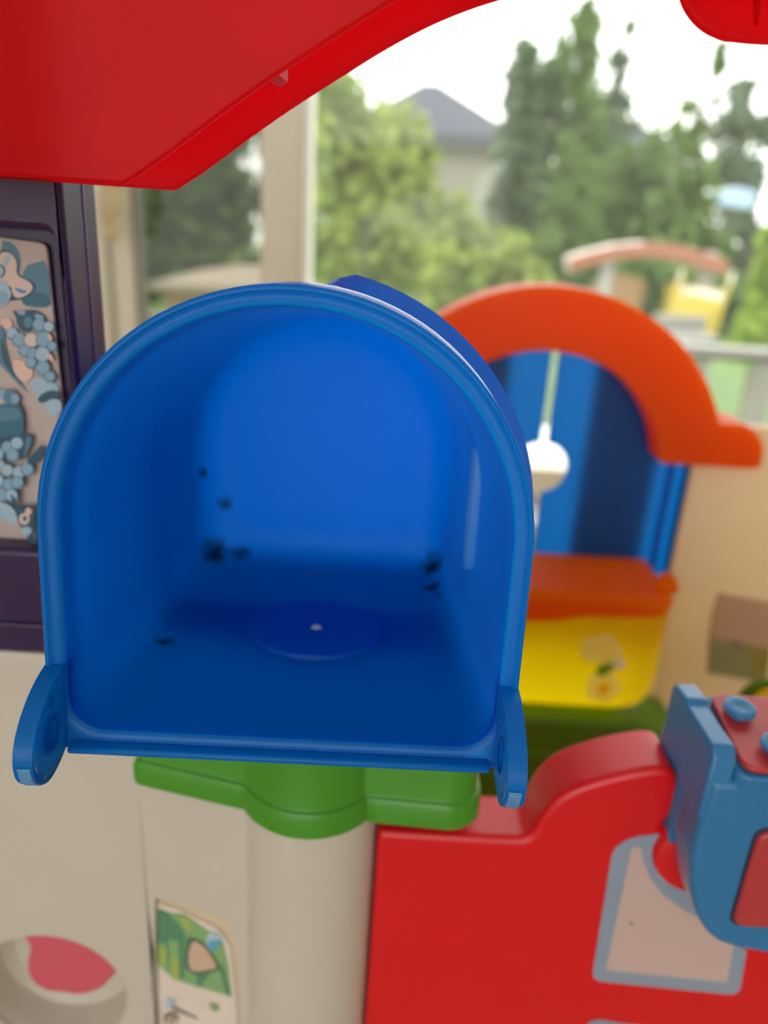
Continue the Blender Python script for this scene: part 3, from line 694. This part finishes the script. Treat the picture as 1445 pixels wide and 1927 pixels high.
# ------------------------------------------------------------------ far wall of the playhouse
YO = .60
fw = thing('far_wall_panel', 'tan lit cream playhouse wall panel behind the blue latch box', 'panel', (.3, .62, 0))
xt = XZ(1440, 808, .62)
plate('panel_face', [(-.12, .002), (.62, .002), (.62, xt[1]), (.258, xt[1]), (.258, .565), (-.005, .565), (-.005, xt[1] - .03), (-.12, xt[1] - .03)], .622, .640, M_far, fw, bevel=.004, seg=3)
def fpl(name, pts, y0, y1, mat, lab=None, bev=.001):
    o = plate(name, XZs(pts, .621), y0, y1, mat, fw, bevel=bev)
    if lab: o['label'] = lab
    return o
fpl('brown_sticker', [(1352, 1116), (1460, 1136), (1460, 1222), (1400, 1212), (1334, 1200), (1340, 1160)], .6195, .6225, plastic('ink_brown', lin(190, 152, 122), .6), 'brown printed sticker')
fpl('olive_sticker', [(1335, 1199), (1400, 1213), (1448, 1222), (1440, 1286), (1332, 1266)], .6198, .6225, plastic('ink_olive', lin(140, 140, 92), .6), 'olive green printed sticker')
fpl('olive_sticker_corner', [(1404, 1210), (1450, 1222), (1442, 1284), (1412, 1280)], .6195, .6225, plastic('ink_olive_gold', lin(142, 132, 58), .6))
fpl('sticker_dark_mark', [(1372, 1204), (1400, 1212), (1384, 1216)], .6192, .6215, plastic('ink_dark_olive', lin(86, 80, 50), .6), None, 0)  # small dark olive mark where the two stickers meet

# orange arch
oa = thing('orange_window_arch', 'orange arched hood over the blue shutters on the far wall', 'arch', (.12, YO, .777))
ocx, ocz, ri, ro = .1205, .757, .1035, .1515
zc = XZ(1350, 878, YO)[1]
aout0 = 21; ain0 = math.degrees(math.asin((zc - ocz) / ri))
earR = smooth_poly([(ocx + ro * math.cos(math.radians(aout0)), ocz + ro * math.sin(math.radians(aout0))), (.268, .812), (.285, .8125), (.300, .798), (.3022, .784), (.3018, zc), (.290, zc - .0005)], 2, closed=False)
right = earR[::-1]
left = [(2 * ocx - x, z) for x, z in earR]
oo = right + arc(ocx, ocz, ro, aout0, 180 - aout0, 40)[1:-1] + left + arc(ocx, ocz, ri, 180 - ain0, ain0, 36)
plate('arch_hood', oo, YO, YO + .036, M_orange, oa, open_back=True, shell=.003, bevel=.0025, seg=3)
# shutters
YSH = .642
gx = .1338; gz = XZ(1018, 880, YSH)[1]; rh = .0232; sb = XZ(1100, 1088, YSH)[1] + .002; st_ = .872
for s, nm, lb in ((1, 'blue_shutter', 'blue arched shutter right of the round hole under the orange arch'), (-1, 'blue_shutter', 'blue shutter left of the round hole, mostly behind the mailbox')):
    t = thing(nm, lb, 'shutter', (gx + s * .06, YSH, sb), 'blue shutters of the far window')
    g0 = gx + s * .0030
    edge = [(g0, sb)] + [(gx + s * math.sqrt(max(0, rh ** 2 - (z - gz) ** 2)) if abs(z - gz) < rh * .99 else g0, z) for z in [gz - rh * .9915 + 2 * rh * .9915 * i / 16 for i in range(17)]] + [(g0, st_)]
    xo = gx + s * .1265
    pts = edge + [(gx + s * .06, st_ - .004), (gx + s * .10, st_ - .04), (xo, .81), (xo, sb)]
    sp = plate('shutter_board', pts, YSH, YSH + .004, M_blue2, t, bevel=.0012)
    plate('raised_field', [(gx + s * .036, sb + .004), (gx + s * .100, sb + .004), (gx + s * .100, .80), (gx + s * .075, .845), (gx + s * .036, st_ - .010)], YSH + .0042, YSH + .0062, plastic('shutter_field', lin(70, 105, 150), .4, .25, lin(60, 120, 170), .25), t, bevel=.001)
    plate('edge_rib', [(gx + s * .1085, sb + .002), (gx + s * .1145, sb + .002), (gx + s * .1145, .80), (gx + s * .1085, .80)], YSH - .006, YSH, M_blue2, t, bevel=.002)
    plate('outer_flange', [(xo - s * .0035, sb + .001), (xo, sb + .001), (xo, .80), (xo - s * .0035, .80)], YSH - .012, YSH, M_blue2, t, bevel=.001)
# planter box with orange sill
pz1 = XZ(1130, 1118, .556)[1]; tr_x = XZ(1268, 1140, .556)[0]
tray = thing('orange_window_sill', 'orange red sill tray between the shutters and the yellow planter', 'sill', (.12, .6, pz1 - .02))
plate('sill_tray', rrect(-.014, tr_x, pz1 - .0100, pz1, .0045), .556, .634, M_orange, tray, bevel=.003, seg=3)
plate('sill_shade_strip', smooth_poly([(-.010, pz1 - .0095), (-.010, pz1 - .030), (.09, pz1 - .030), (.145, pz1 - .029), (.165, pz1 - .022), (.20, pz1 - .021), (tr_x - .004, pz1 - .018), (tr_x - .003, pz1 - .0095)], 1), .5575, .5595, M_orange, tray, bevel=.0006)  # orange strip standing in for the sill's shade on the planter top
kn = XZ(1258, 1120, .58)
lathe('sill_knob', [(0, -.010), (.006, -.008), (.008, 0), (.0075, .008)], M_orange, tray, Matrix.Translation((kn[0] - .004, .575, pz1 + .003)) @ Matrix.Rotation(-PI / 2, 4, 'X'), 20)
plnt = thing('yellow_planter', 'glowing yellow plastic planter box with flower decorations under the window', 'planter', (.12, .6, XZ(1180, 1335, .57)[1]))
zp0 = XZ(1150, 1332, .57)[1]; zp1 = pz1 - .0105; pr_r = XZ(1262, 1200, .560)[0]
bm = bmesh.new()
lev = [(zp0, .034, .016), (zp0 + .002, .022, .007), (zp0 + .008, .010, .002), (zp0 + .016, .004, 0), (zp0 + .028, .001, 0), (zp0 + .035, 0, 0), (zp1 - .016, 0, .0), (zp1 - .010, .0, .0), (zp1, .0, .0)]
def pl_ring(z, ix, iy):
    x0, x1, y0, y1, r = -.010 + ix, pr_r - ix, .560 + iy, .6195, .016
    return [(x, y, z) for x, y in rrect(x0, x1, y0, y1, r, 6)]
V = []
for z, ix, iy in lev: V.append([bm.verts.new(p) for p in pl_ring(z, ix, iy)])
n = len(V[0])
for A, B in zip(V, V[1:]):
    for k in range(n):          # back left open so window light glows through the yellow front
        if min(A[k].co.y, A[(k + 1) % n].co.y) < .610: bm.faces.new((A[k], A[(k + 1) % n], B[(k + 1) % n], B[k]))
bm.faces.new(V[0])
pb = from_bm('planter_box', bm, M_yellow, plnt, 60)
YPL = .560
M_petal = plastic('pale_petal', lin(255, 254, 226), .5, .8, lin(255, 254, 220), .2); M_leafp = plastic('leaf_green_plastic', lin(96, 190, 10), .5, .3)
def flower(px, py, rx_, rz_, name, lb):
    c = XZ(px, py, YPL); a = rx_ * YPL / F_PX; b = rz_ * YPL / F_PX
    pts = [(c[0] + a * (1 + .08 * math.cos(5 * t)) * math.cos(t), c[1] + b * (1 + .08 * math.cos(5 * t)) * math.sin(t)) for t in [2 * PI * i / 40 for i in range(40)]]
    o = plate(name, pts, YPL - .003, YPL + .001, M_petal, plnt, bevel=.0012); o['label'] = lb
    return o, c
flower(1130, 1222, 42, 34, 'moulded_flower', 'pale moulded flower')
f2, c2 = flower(1134, 1292, 36, 36, 'moulded_flower', 'lower pale moulded flower')
plate('flower_centre', arc(c2[0], c2[1], .005, 0, 360, 16)[:-1], YPL - .0042, YPL - .002, M_yellow, f2, bevel=.0008)
plate('moulded_leaf', smooth_poly(XZs([(1118, 1262), (1134, 1248), (1158, 1246), (1150, 1260), (1128, 1270)], YPL), 2), YPL - .0036, YPL + .001, M_leafp, plnt, bevel=.001)
plate('white_dot', arc(*XZ(1162, 1246, YPL), .0052, 0, 360, 16)[:-1], YPL - .004, YPL + .001, plastic('white_dot', lin(255, 255, 250), .4, .3), plnt, bevel=.001)
# green ledge under the planter
gb = thing('green_base_ledge', 'dark green base ledge below the yellow planter', 'ledge', (.1, .57, .40))
q0 = XZ(1160, 1330, .56); q1 = XZ(1248, 1375, .56)
plate('ledge_body', [(-.05, .38), (q1[0] + .02, .38), (q1[0] + .02, q1[1] - .006), (q1[0], q1[1]), (q0[0] + .01, zp0 - .001), (-.05, zp0 - .001)], .548, .6205, M_green2, gb, bevel=.006, seg=3)
plate('ledge_rib', [(-.05, zp0 - .030), (q1[0] - .02, zp0 - .034), (q1[0] - .02, zp0 - .041), (-.05, zp0 - .037)], .543, .550, M_green2, gb, bevel=.002)
# yellow toy flower at the right edge
yf = PX(1452, 1326, .45)
tf = thing('toy_flower', 'yellow toy flower with a green leaf peeking in at the right edge', 'toy', (yf.x, .45, .40))
lump('flower_head', (yf.x, .45, yf.z), (.011, .008, .010), M_yellow, tf, 4, .2)
plate('flower_leaf', smooth_poly([(yf.x - .020, yf.z - .004), (yf.x - .010, yf.z + .012), (yf.x + .012, yf.z + .014), (yf.x + .014, yf.z - .010), (yf.x - .006, yf.z - .014)], 2), .460, .4635, M_green2, tf, bevel=.001)
tube('flower_stem', [(yf.x + .004, .462, .002), (yf.x + .003, .462, .3), (yf.x, .462, yf.z)], .004, M_green2, tf)

# ------------------------------------------------------------------ outside
GZ = -1.9
M_grass = plastic('lawn_grass', lin(104, 128, 74), .9, 0, None, .1, .22, 0, 1.2)
struct(box('lawn', -60, 60, 1.7, 70, GZ - .3, GZ, M_grass))
M_deck = plastic('deck_boards', lin(206, 200, 188), .7, 0, None, .3, .12, .1, 6)
dk = bpy.data.objects.new('deck', None); C.objects.link(dk); dk.location = (0, 1.9, -.3); dk['kind'] = 'structure'
dme = None
for k in range(8):
    if dme is None:
        b0 = box('deck_board', -3, 3.5, 0, .135, -.03, 0, M_deck, None, .004); dme = b0.data; o = b0
    else:
        o = bpy.data.objects.new('deck_board', dme); C.objects.link(o); add_bevel(o, .004, 2)
    o.parent = dk; o.location = (0, -.55 + k * .142, .0)
M_rail = plastic('grey_rail_metal', lin(140, 138, 134), .4); M_raild = plastic('dark_rail_metal', lin(50, 50, 52), .5)
rl_z = .5 * (PX(1310, 655, 2.4).z + PX(270, 585, 2.4).z)
ra = thing('deck_railing', 'grey capped glass deck railing outside the window', 'railing', (0, 2.4, -.3))
box('rail_cap', -3, 3.5, 2.38, 2.46, rl_z - .022, rl_z, M_rail, ra, .004)
box('rail_channel', -3, 3.5, 2.39, 2.45, rl_z - .036, rl_z - .0222, M_raild, ra, .002)
box('bottom_rail', -3, 3.5, 2.395, 2.445, -.24, -.20, M_rail, ra, .003)
M_rg = glass_mat('railing_glass', .05, (.94, .98, .94, 1))
for k, x in enumerate((-2.6, -1.3, .0, 1.16, 2.4)):
    box('rail_post', x - .025, x + .025, 2.395, 2.445, -.30, rl_z - .0365, M_rail, ra, .003)
for x0, x1 in ((-2.57, -1.33), (-1.27, -.03), (.03, 1.13), (1.19, 2.37)):
    box('glass_panel', x0, x1, 2.416, 2.424, -.195, rl_z - .0365, M_rg, ra)

def leaf_mat(name, c0, c1, trans=.35):
    m = bpy.data.materials.new(name); m.use_nodes = True
    nt = m.node_tree; N = nt.nodes; L = nt.links; N.clear()
    out = N.new('ShaderNodeOutputMaterial'); g_ = N.new('ShaderNodeNewGeometry')
    r = N.new('ShaderNodeMix'); r.data_type = 'RGBA'; r.inputs[6].default_value = c0; r.inputs[7].default_value = c1
    L.new(g_.outputs['Random Per Island'], r.inputs[0])
    d = N.new('ShaderNodeBsdfPrincipled'); d.inputs['Roughness'].default_value = .55; L.new(r.outputs[2], d.inputs['Base Color'])
    t = N.new('ShaderNodeBsdfTranslucent'); L.new(r.outputs[2], t.inputs[0])
    mx = N.new('ShaderNodeMixShader'); mx.inputs[0].default_value = trans
    L.new(d.outputs[0], mx.inputs[1]); L.new(t.outputs[0], mx.inputs[2]); L.new(mx.outputs[0], out.inputs[0])
    return m
LEAF = {'light': leaf_mat('leaf_light', lin(112, 138, 56), lin(170, 180, 92), .42), 'mid': leaf_mat('leaf_mid', lin(78, 112, 50), lin(126, 150, 78), .4),
        'dark': leaf_mat('leaf_dark', lin(58, 84, 50), lin(100, 122, 76), .3), 'grey': leaf_mat('leaf_grey', lin(92, 112, 92), lin(140, 154, 120), .35), 'lime': leaf_mat('leaf_lime', lin(130, 168, 52), lin(180, 196, 84), .5)}
M_bark = plastic('bark', lin(112, 96, 80), .9, 0, None, .1, .3, .5, 8)
rng = np.random.default_rng(5)
def foliage(name, centers, n, size, mat, parent):
    """leaf quads spread through ellipsoids [(x, y, z, rx, ry, rz)]"""
    vol = np.array([c[3] * c[5] for c in centers]); pick = rng.choice(len(centers), n, p=vol / vol.sum())
    c = np.array(centers)[pick]
    d = rng.normal(size=(n, 3)); d /= np.linalg.norm(d, axis=1)[:, None]
    rad = rng.random(n) ** .45
    # leaves gather in tufts, so the outline is ragged and the sky shows through
    m = max(12, n // 45); tk = rng.integers(0, n, m); tufts = (c[:, :3] + d * rad[:, None] * c[:, 3:])[tk]; tr = np.minimum(c[tk, 3], c[tk, 5]) * .20 + size * .3
    pk_ = rng.integers(0, m, n)
    pos = tufts[pk_] + rng.normal(size=(n, 3)) * (tr[pk_] * .62)[:, None] * np.array([1, 1, 1.25])
    a = rng.normal(size=(n, 3)); a /= np.linalg.norm(a, axis=1)[:, None]
    b = np.cross(a, rng.normal(size=(n, 3))); b /= np.linalg.norm(b, axis=1)[:, None]
    s = size * rng.uniform(.6, 1.35, n)[:, None]
    v = np.stack([pos - a * s * .6, pos + b * s * .38, pos + a * s * .6, pos - b * s * .38], 1).reshape(-1, 3)
    me = bpy.data.meshes.new(name)
    me.vertices.add(4 * n); me.vertices.foreach_set('co', v.ravel().astype(np.float32))
    me.loops.add(4 * n); me.loops.foreach_set('vertex_index', np.arange(4 * n, dtype=np.int32))
    me.polygons.add(n); me.polygons.foreach_set('loop_start', np.arange(0, 4 * n, 4, dtype=np.int32))
    me.update()
    o = bpy.data.objects.new(name, me)
    o = finish(o, mat, parent, 0)
    return o
def tree(name, label, Y, blobs, n, size, leaf, cat='tree', group='trees in the garden'):
    """blobs: (px, py, half width px, half height px) at distance Y"""
    cs = []
    for px, py, a, b in blobs:
        p = PX(px, py, Y); k = Y / F_PX * 1.08
        cs.append((p.x, Y + rng.uniform(-.25, .25) * a * k, p.z, a * k, a * k * .8, b * k))
    x = float(np.mean([c[0] for c in cs])); zt = max(c[2] for c in cs)
    t = thing(name, label, cat, (x, Y, GZ), group)
    f = foliage('foliage', cs, n, size, LEAF[leaf], t); f['kind'] = 'stuff'
    tube('trunk', [(x, Y, GZ), (x + .03, Y, (GZ + zt) / 2), (x, Y, zt)], [.09 * Y / 12, .06 * Y / 12, .02], M_bark, t)
    return t
tree('broadleaf_tree', 'shaded green tree seen through the left window pane', 11.8, [(330, 430, 110, 110), (440, 380, 90, 110), (380, 300, 110, 90), (300, 520, 80, 60), (450, 500, 60, 60), (430, 220, 90, 60), (250, 400, 90, 120)], 5200, .20, 'mid')
tree('leafy_bush', 'bright yellow green bush right of the white mullion', 7, [(640, 380, 75, 150), (700, 330, 70, 120), (630, 260, 45, 90), (690, 470, 90, 90), (625, 190, 20, 50)], 6500, .10, 'light')
tree('leafy_bush', 'rounded light green bush in front of the grey roofed house', 8.1, [(760, 350, 55, 90), (770, 450, 80, 90), (830, 440, 50, 70), (880, 500, 60, 60), (735, 265, 30, 50)], 7000, .10, 'light')
tree('leafy_bush', 'low pale green bush in front of the dark columnar tree', 5.9, [(930, 500, 50, 45), (860, 540, 70, 50), (960, 530, 50, 40)], 2600, .09, 'light')
tree('columnar_tree', 'dark columnar tree beside the grey roof with a leaning tip', 12.6, [(965, 440, 42, 170), (960, 270, 32, 90), (975, 150, 25, 60), (990, 100, 12, 30)], 5000, .15, 'dark')
tree('columnar_tree', 'dark green columnar tree, second right of the grey roof', 15, [(1020, 420, 42, 170), (1022, 260, 28, 90), (1025, 170, 15, 48)], 4600, .15, 'dark')
tree('columnar_tree', 'tallest thin tipped columnar tree reaching the top of the picture', 17, [(1085, 400, 45, 160), (1090, 260, 36, 90), (1078, 130, 34, 80), (1100, 60, 22, 55), (1110, 5, 9, 40)], 5600, .15, 'mid')
tree('columnar_tree', 'sparse columnar tree with sky showing through right of the tallest', 18.5, [(1150, 330, 40, 110), (1155, 190, 26, 70), (1165, 110, 24, 45)], 1700, .16, 'grey')
tree('columnar_tree', 'bright green narrow tree in front of the dark columns', 11.4, [(1060, 420, 30, 110), (1055, 340, 18, 70), (1050, 490, 40, 70)], 3200, .12, 'mid')
tree('broadleaf_tree', 'dense green tree hiding the low neighbouring roof', 13.8, [(1150, 420, 60, 110), (1200, 380, 46, 110), (1130, 520, 70, 80), (1220, 480, 40, 110)], 6500, .13, 'mid')
tree('columnar_tree', 'open feathery tree between the dense tree and the right column', 12.4, [(1300, 440, 50, 110), (1275, 380, 34, 60), (1330, 500, 50, 100), (1292, 240, 26, 40), (1300, 300, 24, 40), (1356, 120, 7, 50), (1290, 200, 22, 30)], 3000, .14, 'mid')
tree('columnar_tree', 'greyish columnar tree at the right with a pointed top', 15.6, [(1385, 420, 40, 190), (1380, 260, 36, 90), (1400, 190, 16, 40), (1350, 230, 20, 50), (1395, 560, 34, 120)], 5200, .14, 'grey')
tree('lime_bush', 'lime yellow bush at the right edge above the railing', 6, [(1440, 560, 26, 110), (1420, 640, 40, 40), (1455, 480, 20, 60)], 2600, .08, 'lime')
tree('lime_bush', 'dark green hedge bush behind the yellow slide', 10.7, [(1250, 560, 60, 70), (1330, 600, 50, 70), (1390, 620, 40, 60), (1180, 560, 60, 60)], 5000, .11, 'mid')

# houses
M_roofg = plastic('grey_shingle_roof', lin(66, 68, 80), .8, 0, None, .2, .08, .1, 3); M_siding = plastic('beige_siding', lin(150, 146, 138), .8, 0, None, .2, .04, 0, 3)
M_soff = plastic('dark_soffit', lin(70, 70, 78), .8); M_wing = plastic('house_window_glass', lin(90, 104, 116), .15)
def house(name, label, Y, px0, px1, py_e, py_t, ridge, depth, base=GZ):
    a = PX(px0, py_e, Y); b = PX(px1, py_e, Y); top = PX((px0 + px1) / 2, py_t, Y + depth * .5).z
    ze = (a.z + b.z) / 2
    t = thing(name, label, 'house', ((a.x + b.x) / 2, Y, base), 'houses behind the trees')
    ov = .5
    box('wall', a.x + ov, b.x - ov, Y + ov, Y + depth - ov, base, ze, M_siding, t)
    bm = bmesh.new(); xm = (a.x + b.x) / 2; rr = (b.x - a.x) * ridge / 2
    v = [bm.verts.new(p) for p in ((a.x, Y, ze), (b.x, Y, ze), (b.x, Y + depth, ze), (a.x, Y + depth, ze), (xm - rr, Y + depth / 2, top), (xm + rr, Y + depth / 2, top))]
    for f in ((0, 1, 5, 4), (1, 2, 5), (2, 3, 4, 5), (3, 0, 4), (3, 2, 1, 0)): bm.faces.new([v[i] for i in f])
    from_bm('roof', bm, M_roofg, t, 0)
    box('fascia', a.x, b.x, Y - .06, Y, ze - .28, ze + .02, M_soff, t)
    for fx in (.22, .40):
        wx = a.x + (b.x - a.x) * fx
        wf = box('window', wx - .65, wx + .65, Y + ov - .06, Y + ov, ze - 2.2, ze - .9, M_frame, t)
        box('window_glass', wx - .55, wx + .55, Y + ov - .075, Y + ov - .0605, ze - 2.1, ze - 1.0, M_wing, wf)
    return t
house('neighbour_house', 'beige neighbouring house with a pale grey hipped roof', 24, 640, 985, 250, 158, .10, 9)
house('neighbour_house', 'low far house with a grey roof behind the dense tree', 30, 1130, 1330, 280, 240, .35, 8)
# tan roofed shed
M_shedr = plastic('tan_shed_roof', lin(176, 160, 144), .8); M_shedw = plastic('tan_shed_wall', lin(176, 152, 124), .8)
a = PX(282, 532, 8.2); b = PX(640, 548, 8.2); tz = PX(400, 500, 9).z
shd = thing('garden_shed', 'tan garden shed with a pale flat topped roof seen through the left pane', 'shed', ((a.x + b.x) / 2, 8.6, GZ))
box('shed_wall', a.x + .12, b.x - .1, 8.32, 10.1, GZ, a.z, M_shedw, shd)
bm = bmesh.new()
v = [bm.verts.new(p) for p in ((a.x, 8.2, a.z), (b.x, 8.2, a.z), (b.x, 10.2, a.z), (a.x, 10.2, a.z), (a.x + .7, 8.9, tz), (b.x - .7, 8.9, tz), (b.x - .7, 9.5, tz), (a.x + .7, 9.5, tz))]
for f in ((0, 1, 5, 4), (1, 2, 6, 5), (2, 3, 7, 6), (3, 0, 4, 7), (4, 5, 6, 7), (3, 2, 1, 0)): bm.faces.new([v[i] for i in f])
from_bm('shed_roof', bm, M_shedr, shd, 0)
box('shed_fascia', a.x - .01, b.x + .01, 8.17, 8.2, a.z - .07, a.z + .01, M_shedr, shd)
# pale blue trampoline-like canopy
bl = PX(1372, 372, 14)
bt = thing('blue_canopy', 'small pale blue canopy among the trees at the right', 'canopy', (bl.x, 14, GZ))
plate('canopy_sheet', [(-.34, -.12), (.34, -.16), (.36, .10), (.05, .16), (-.30, .06)], 0, .5, plastic('pale_blue_fabric', lin(190, 214, 240), .6, .3), bt, bevel=.02, T=Matrix.Translation((bl.x, 13.8, bl.z)))
tube('canopy_pole', [(bl.x, 14.1, GZ), (bl.x, 14.1, bl.z)], .03, M_rail, bt)
# outdoor playset: canopy, posts, slide
YQ = 9.0
kq = YQ / F_PX
M_canv = plastic('rust_orange_canvas', lin(160, 100, 74), .7, .15, lin(200, 110, 70)); M_slide = plastic('yellow_slide_plastic', lin(172, 152, 30), .4, .1)
cz = PX(1220, 490, YQ)
ps = thing('garden_playset', 'garden playset with an arched rust orange canopy and a yellow slide', 'playset', (cz.x, YQ, GZ))
cl = [(1072, 486), (1110, 474), (1160, 462), (1220, 456), (1280, 462), (1330, 476), (1372, 492)]
lo = [(1370, 520), (1328, 506), (1278, 490), (1220, 484), (1162, 488), (1112, 500), (1074, 512)]
plate('canopy', XZs(cl + lo, YQ), YQ, YQ + .35, M_canv, ps, bevel=.01)
for px in (1148, 1338):
    a = PX(px, 475, YQ + .3)
    box('post', a.x - .07, a.x + .07, YQ + .25, YQ + .38, GZ, a.z, plastic('white_post', lin(176, 172, 168), .6), ps, .01)
a = PX(1110, 545, YQ + .4); b = PX(1215, 535, YQ + .4)
plate('tower_wall', [(a.x, a.z - .9), (b.x, a.z - .9), (b.x, b.z + .02), ((a.x * .4 + b.x * .6), b.z + .10), (a.x, a.z + .05)], YQ + .42, YQ + .48, plastic('tan_tower_boards', lin(178, 140, 100), .7), ps, bevel=.01)
s0 = PX(1325, 545, YQ - .2); s1 = PX(1240, 650, YQ - 1.4)
bm = bmesh.new(); rows = []
for i in range(9):
    f = i / 8; c = Vector(s0).lerp(Vector((s1.x, s1.y, GZ + .5)), f); c.z -= .18 * math.sin(PI * f)
    rows.append([bm.verts.new((c.x + dx, c.y, c.z + dz)) for dx, dz in ((-.30, .20), (-.26, .0), (.26, .0), (.30, .20))])
for A, B in zip(rows, rows[1:]):
    for k in range(3): bm.faces.new((A[k], A[k + 1], B[k + 1], B[k]))
sl = from_bm('slide', bm, M_slide, ps, 40); q = sl.modifiers.new('wall', 'SOLIDIFY'); q.thickness = .04
yp = PX(1310, 585, YQ)
box('slide_tower_panel', yp.x - .34, yp.x + .16, YQ + .1, YQ + .16, yp.z - .35, yp.z + .27, M_slide, ps, .02)
gp = PX(1290, 632, 6.4)
st = thing('garden_bench', 'pale grey garden bench below the yellow slide', 'bench', (gp.x, 6.4, GZ))
box('bench_seat', gp.x - .22, gp.x + .22, 6.2, 6.6, gp.z - .04, gp.z + .02, M_rail, st, .01)
for dx in (-.18, .18): box('bench_leg', gp.x + dx - .015, gp.x + dx + .015, 6.25, 6.55, GZ, gp.z - .041, M_rail, st, .005)
box('bench_back', gp.x - .22, gp.x + .22, 6.58, 6.63, gp.z + .021, gp.z + .14, M_rail, st, .01)
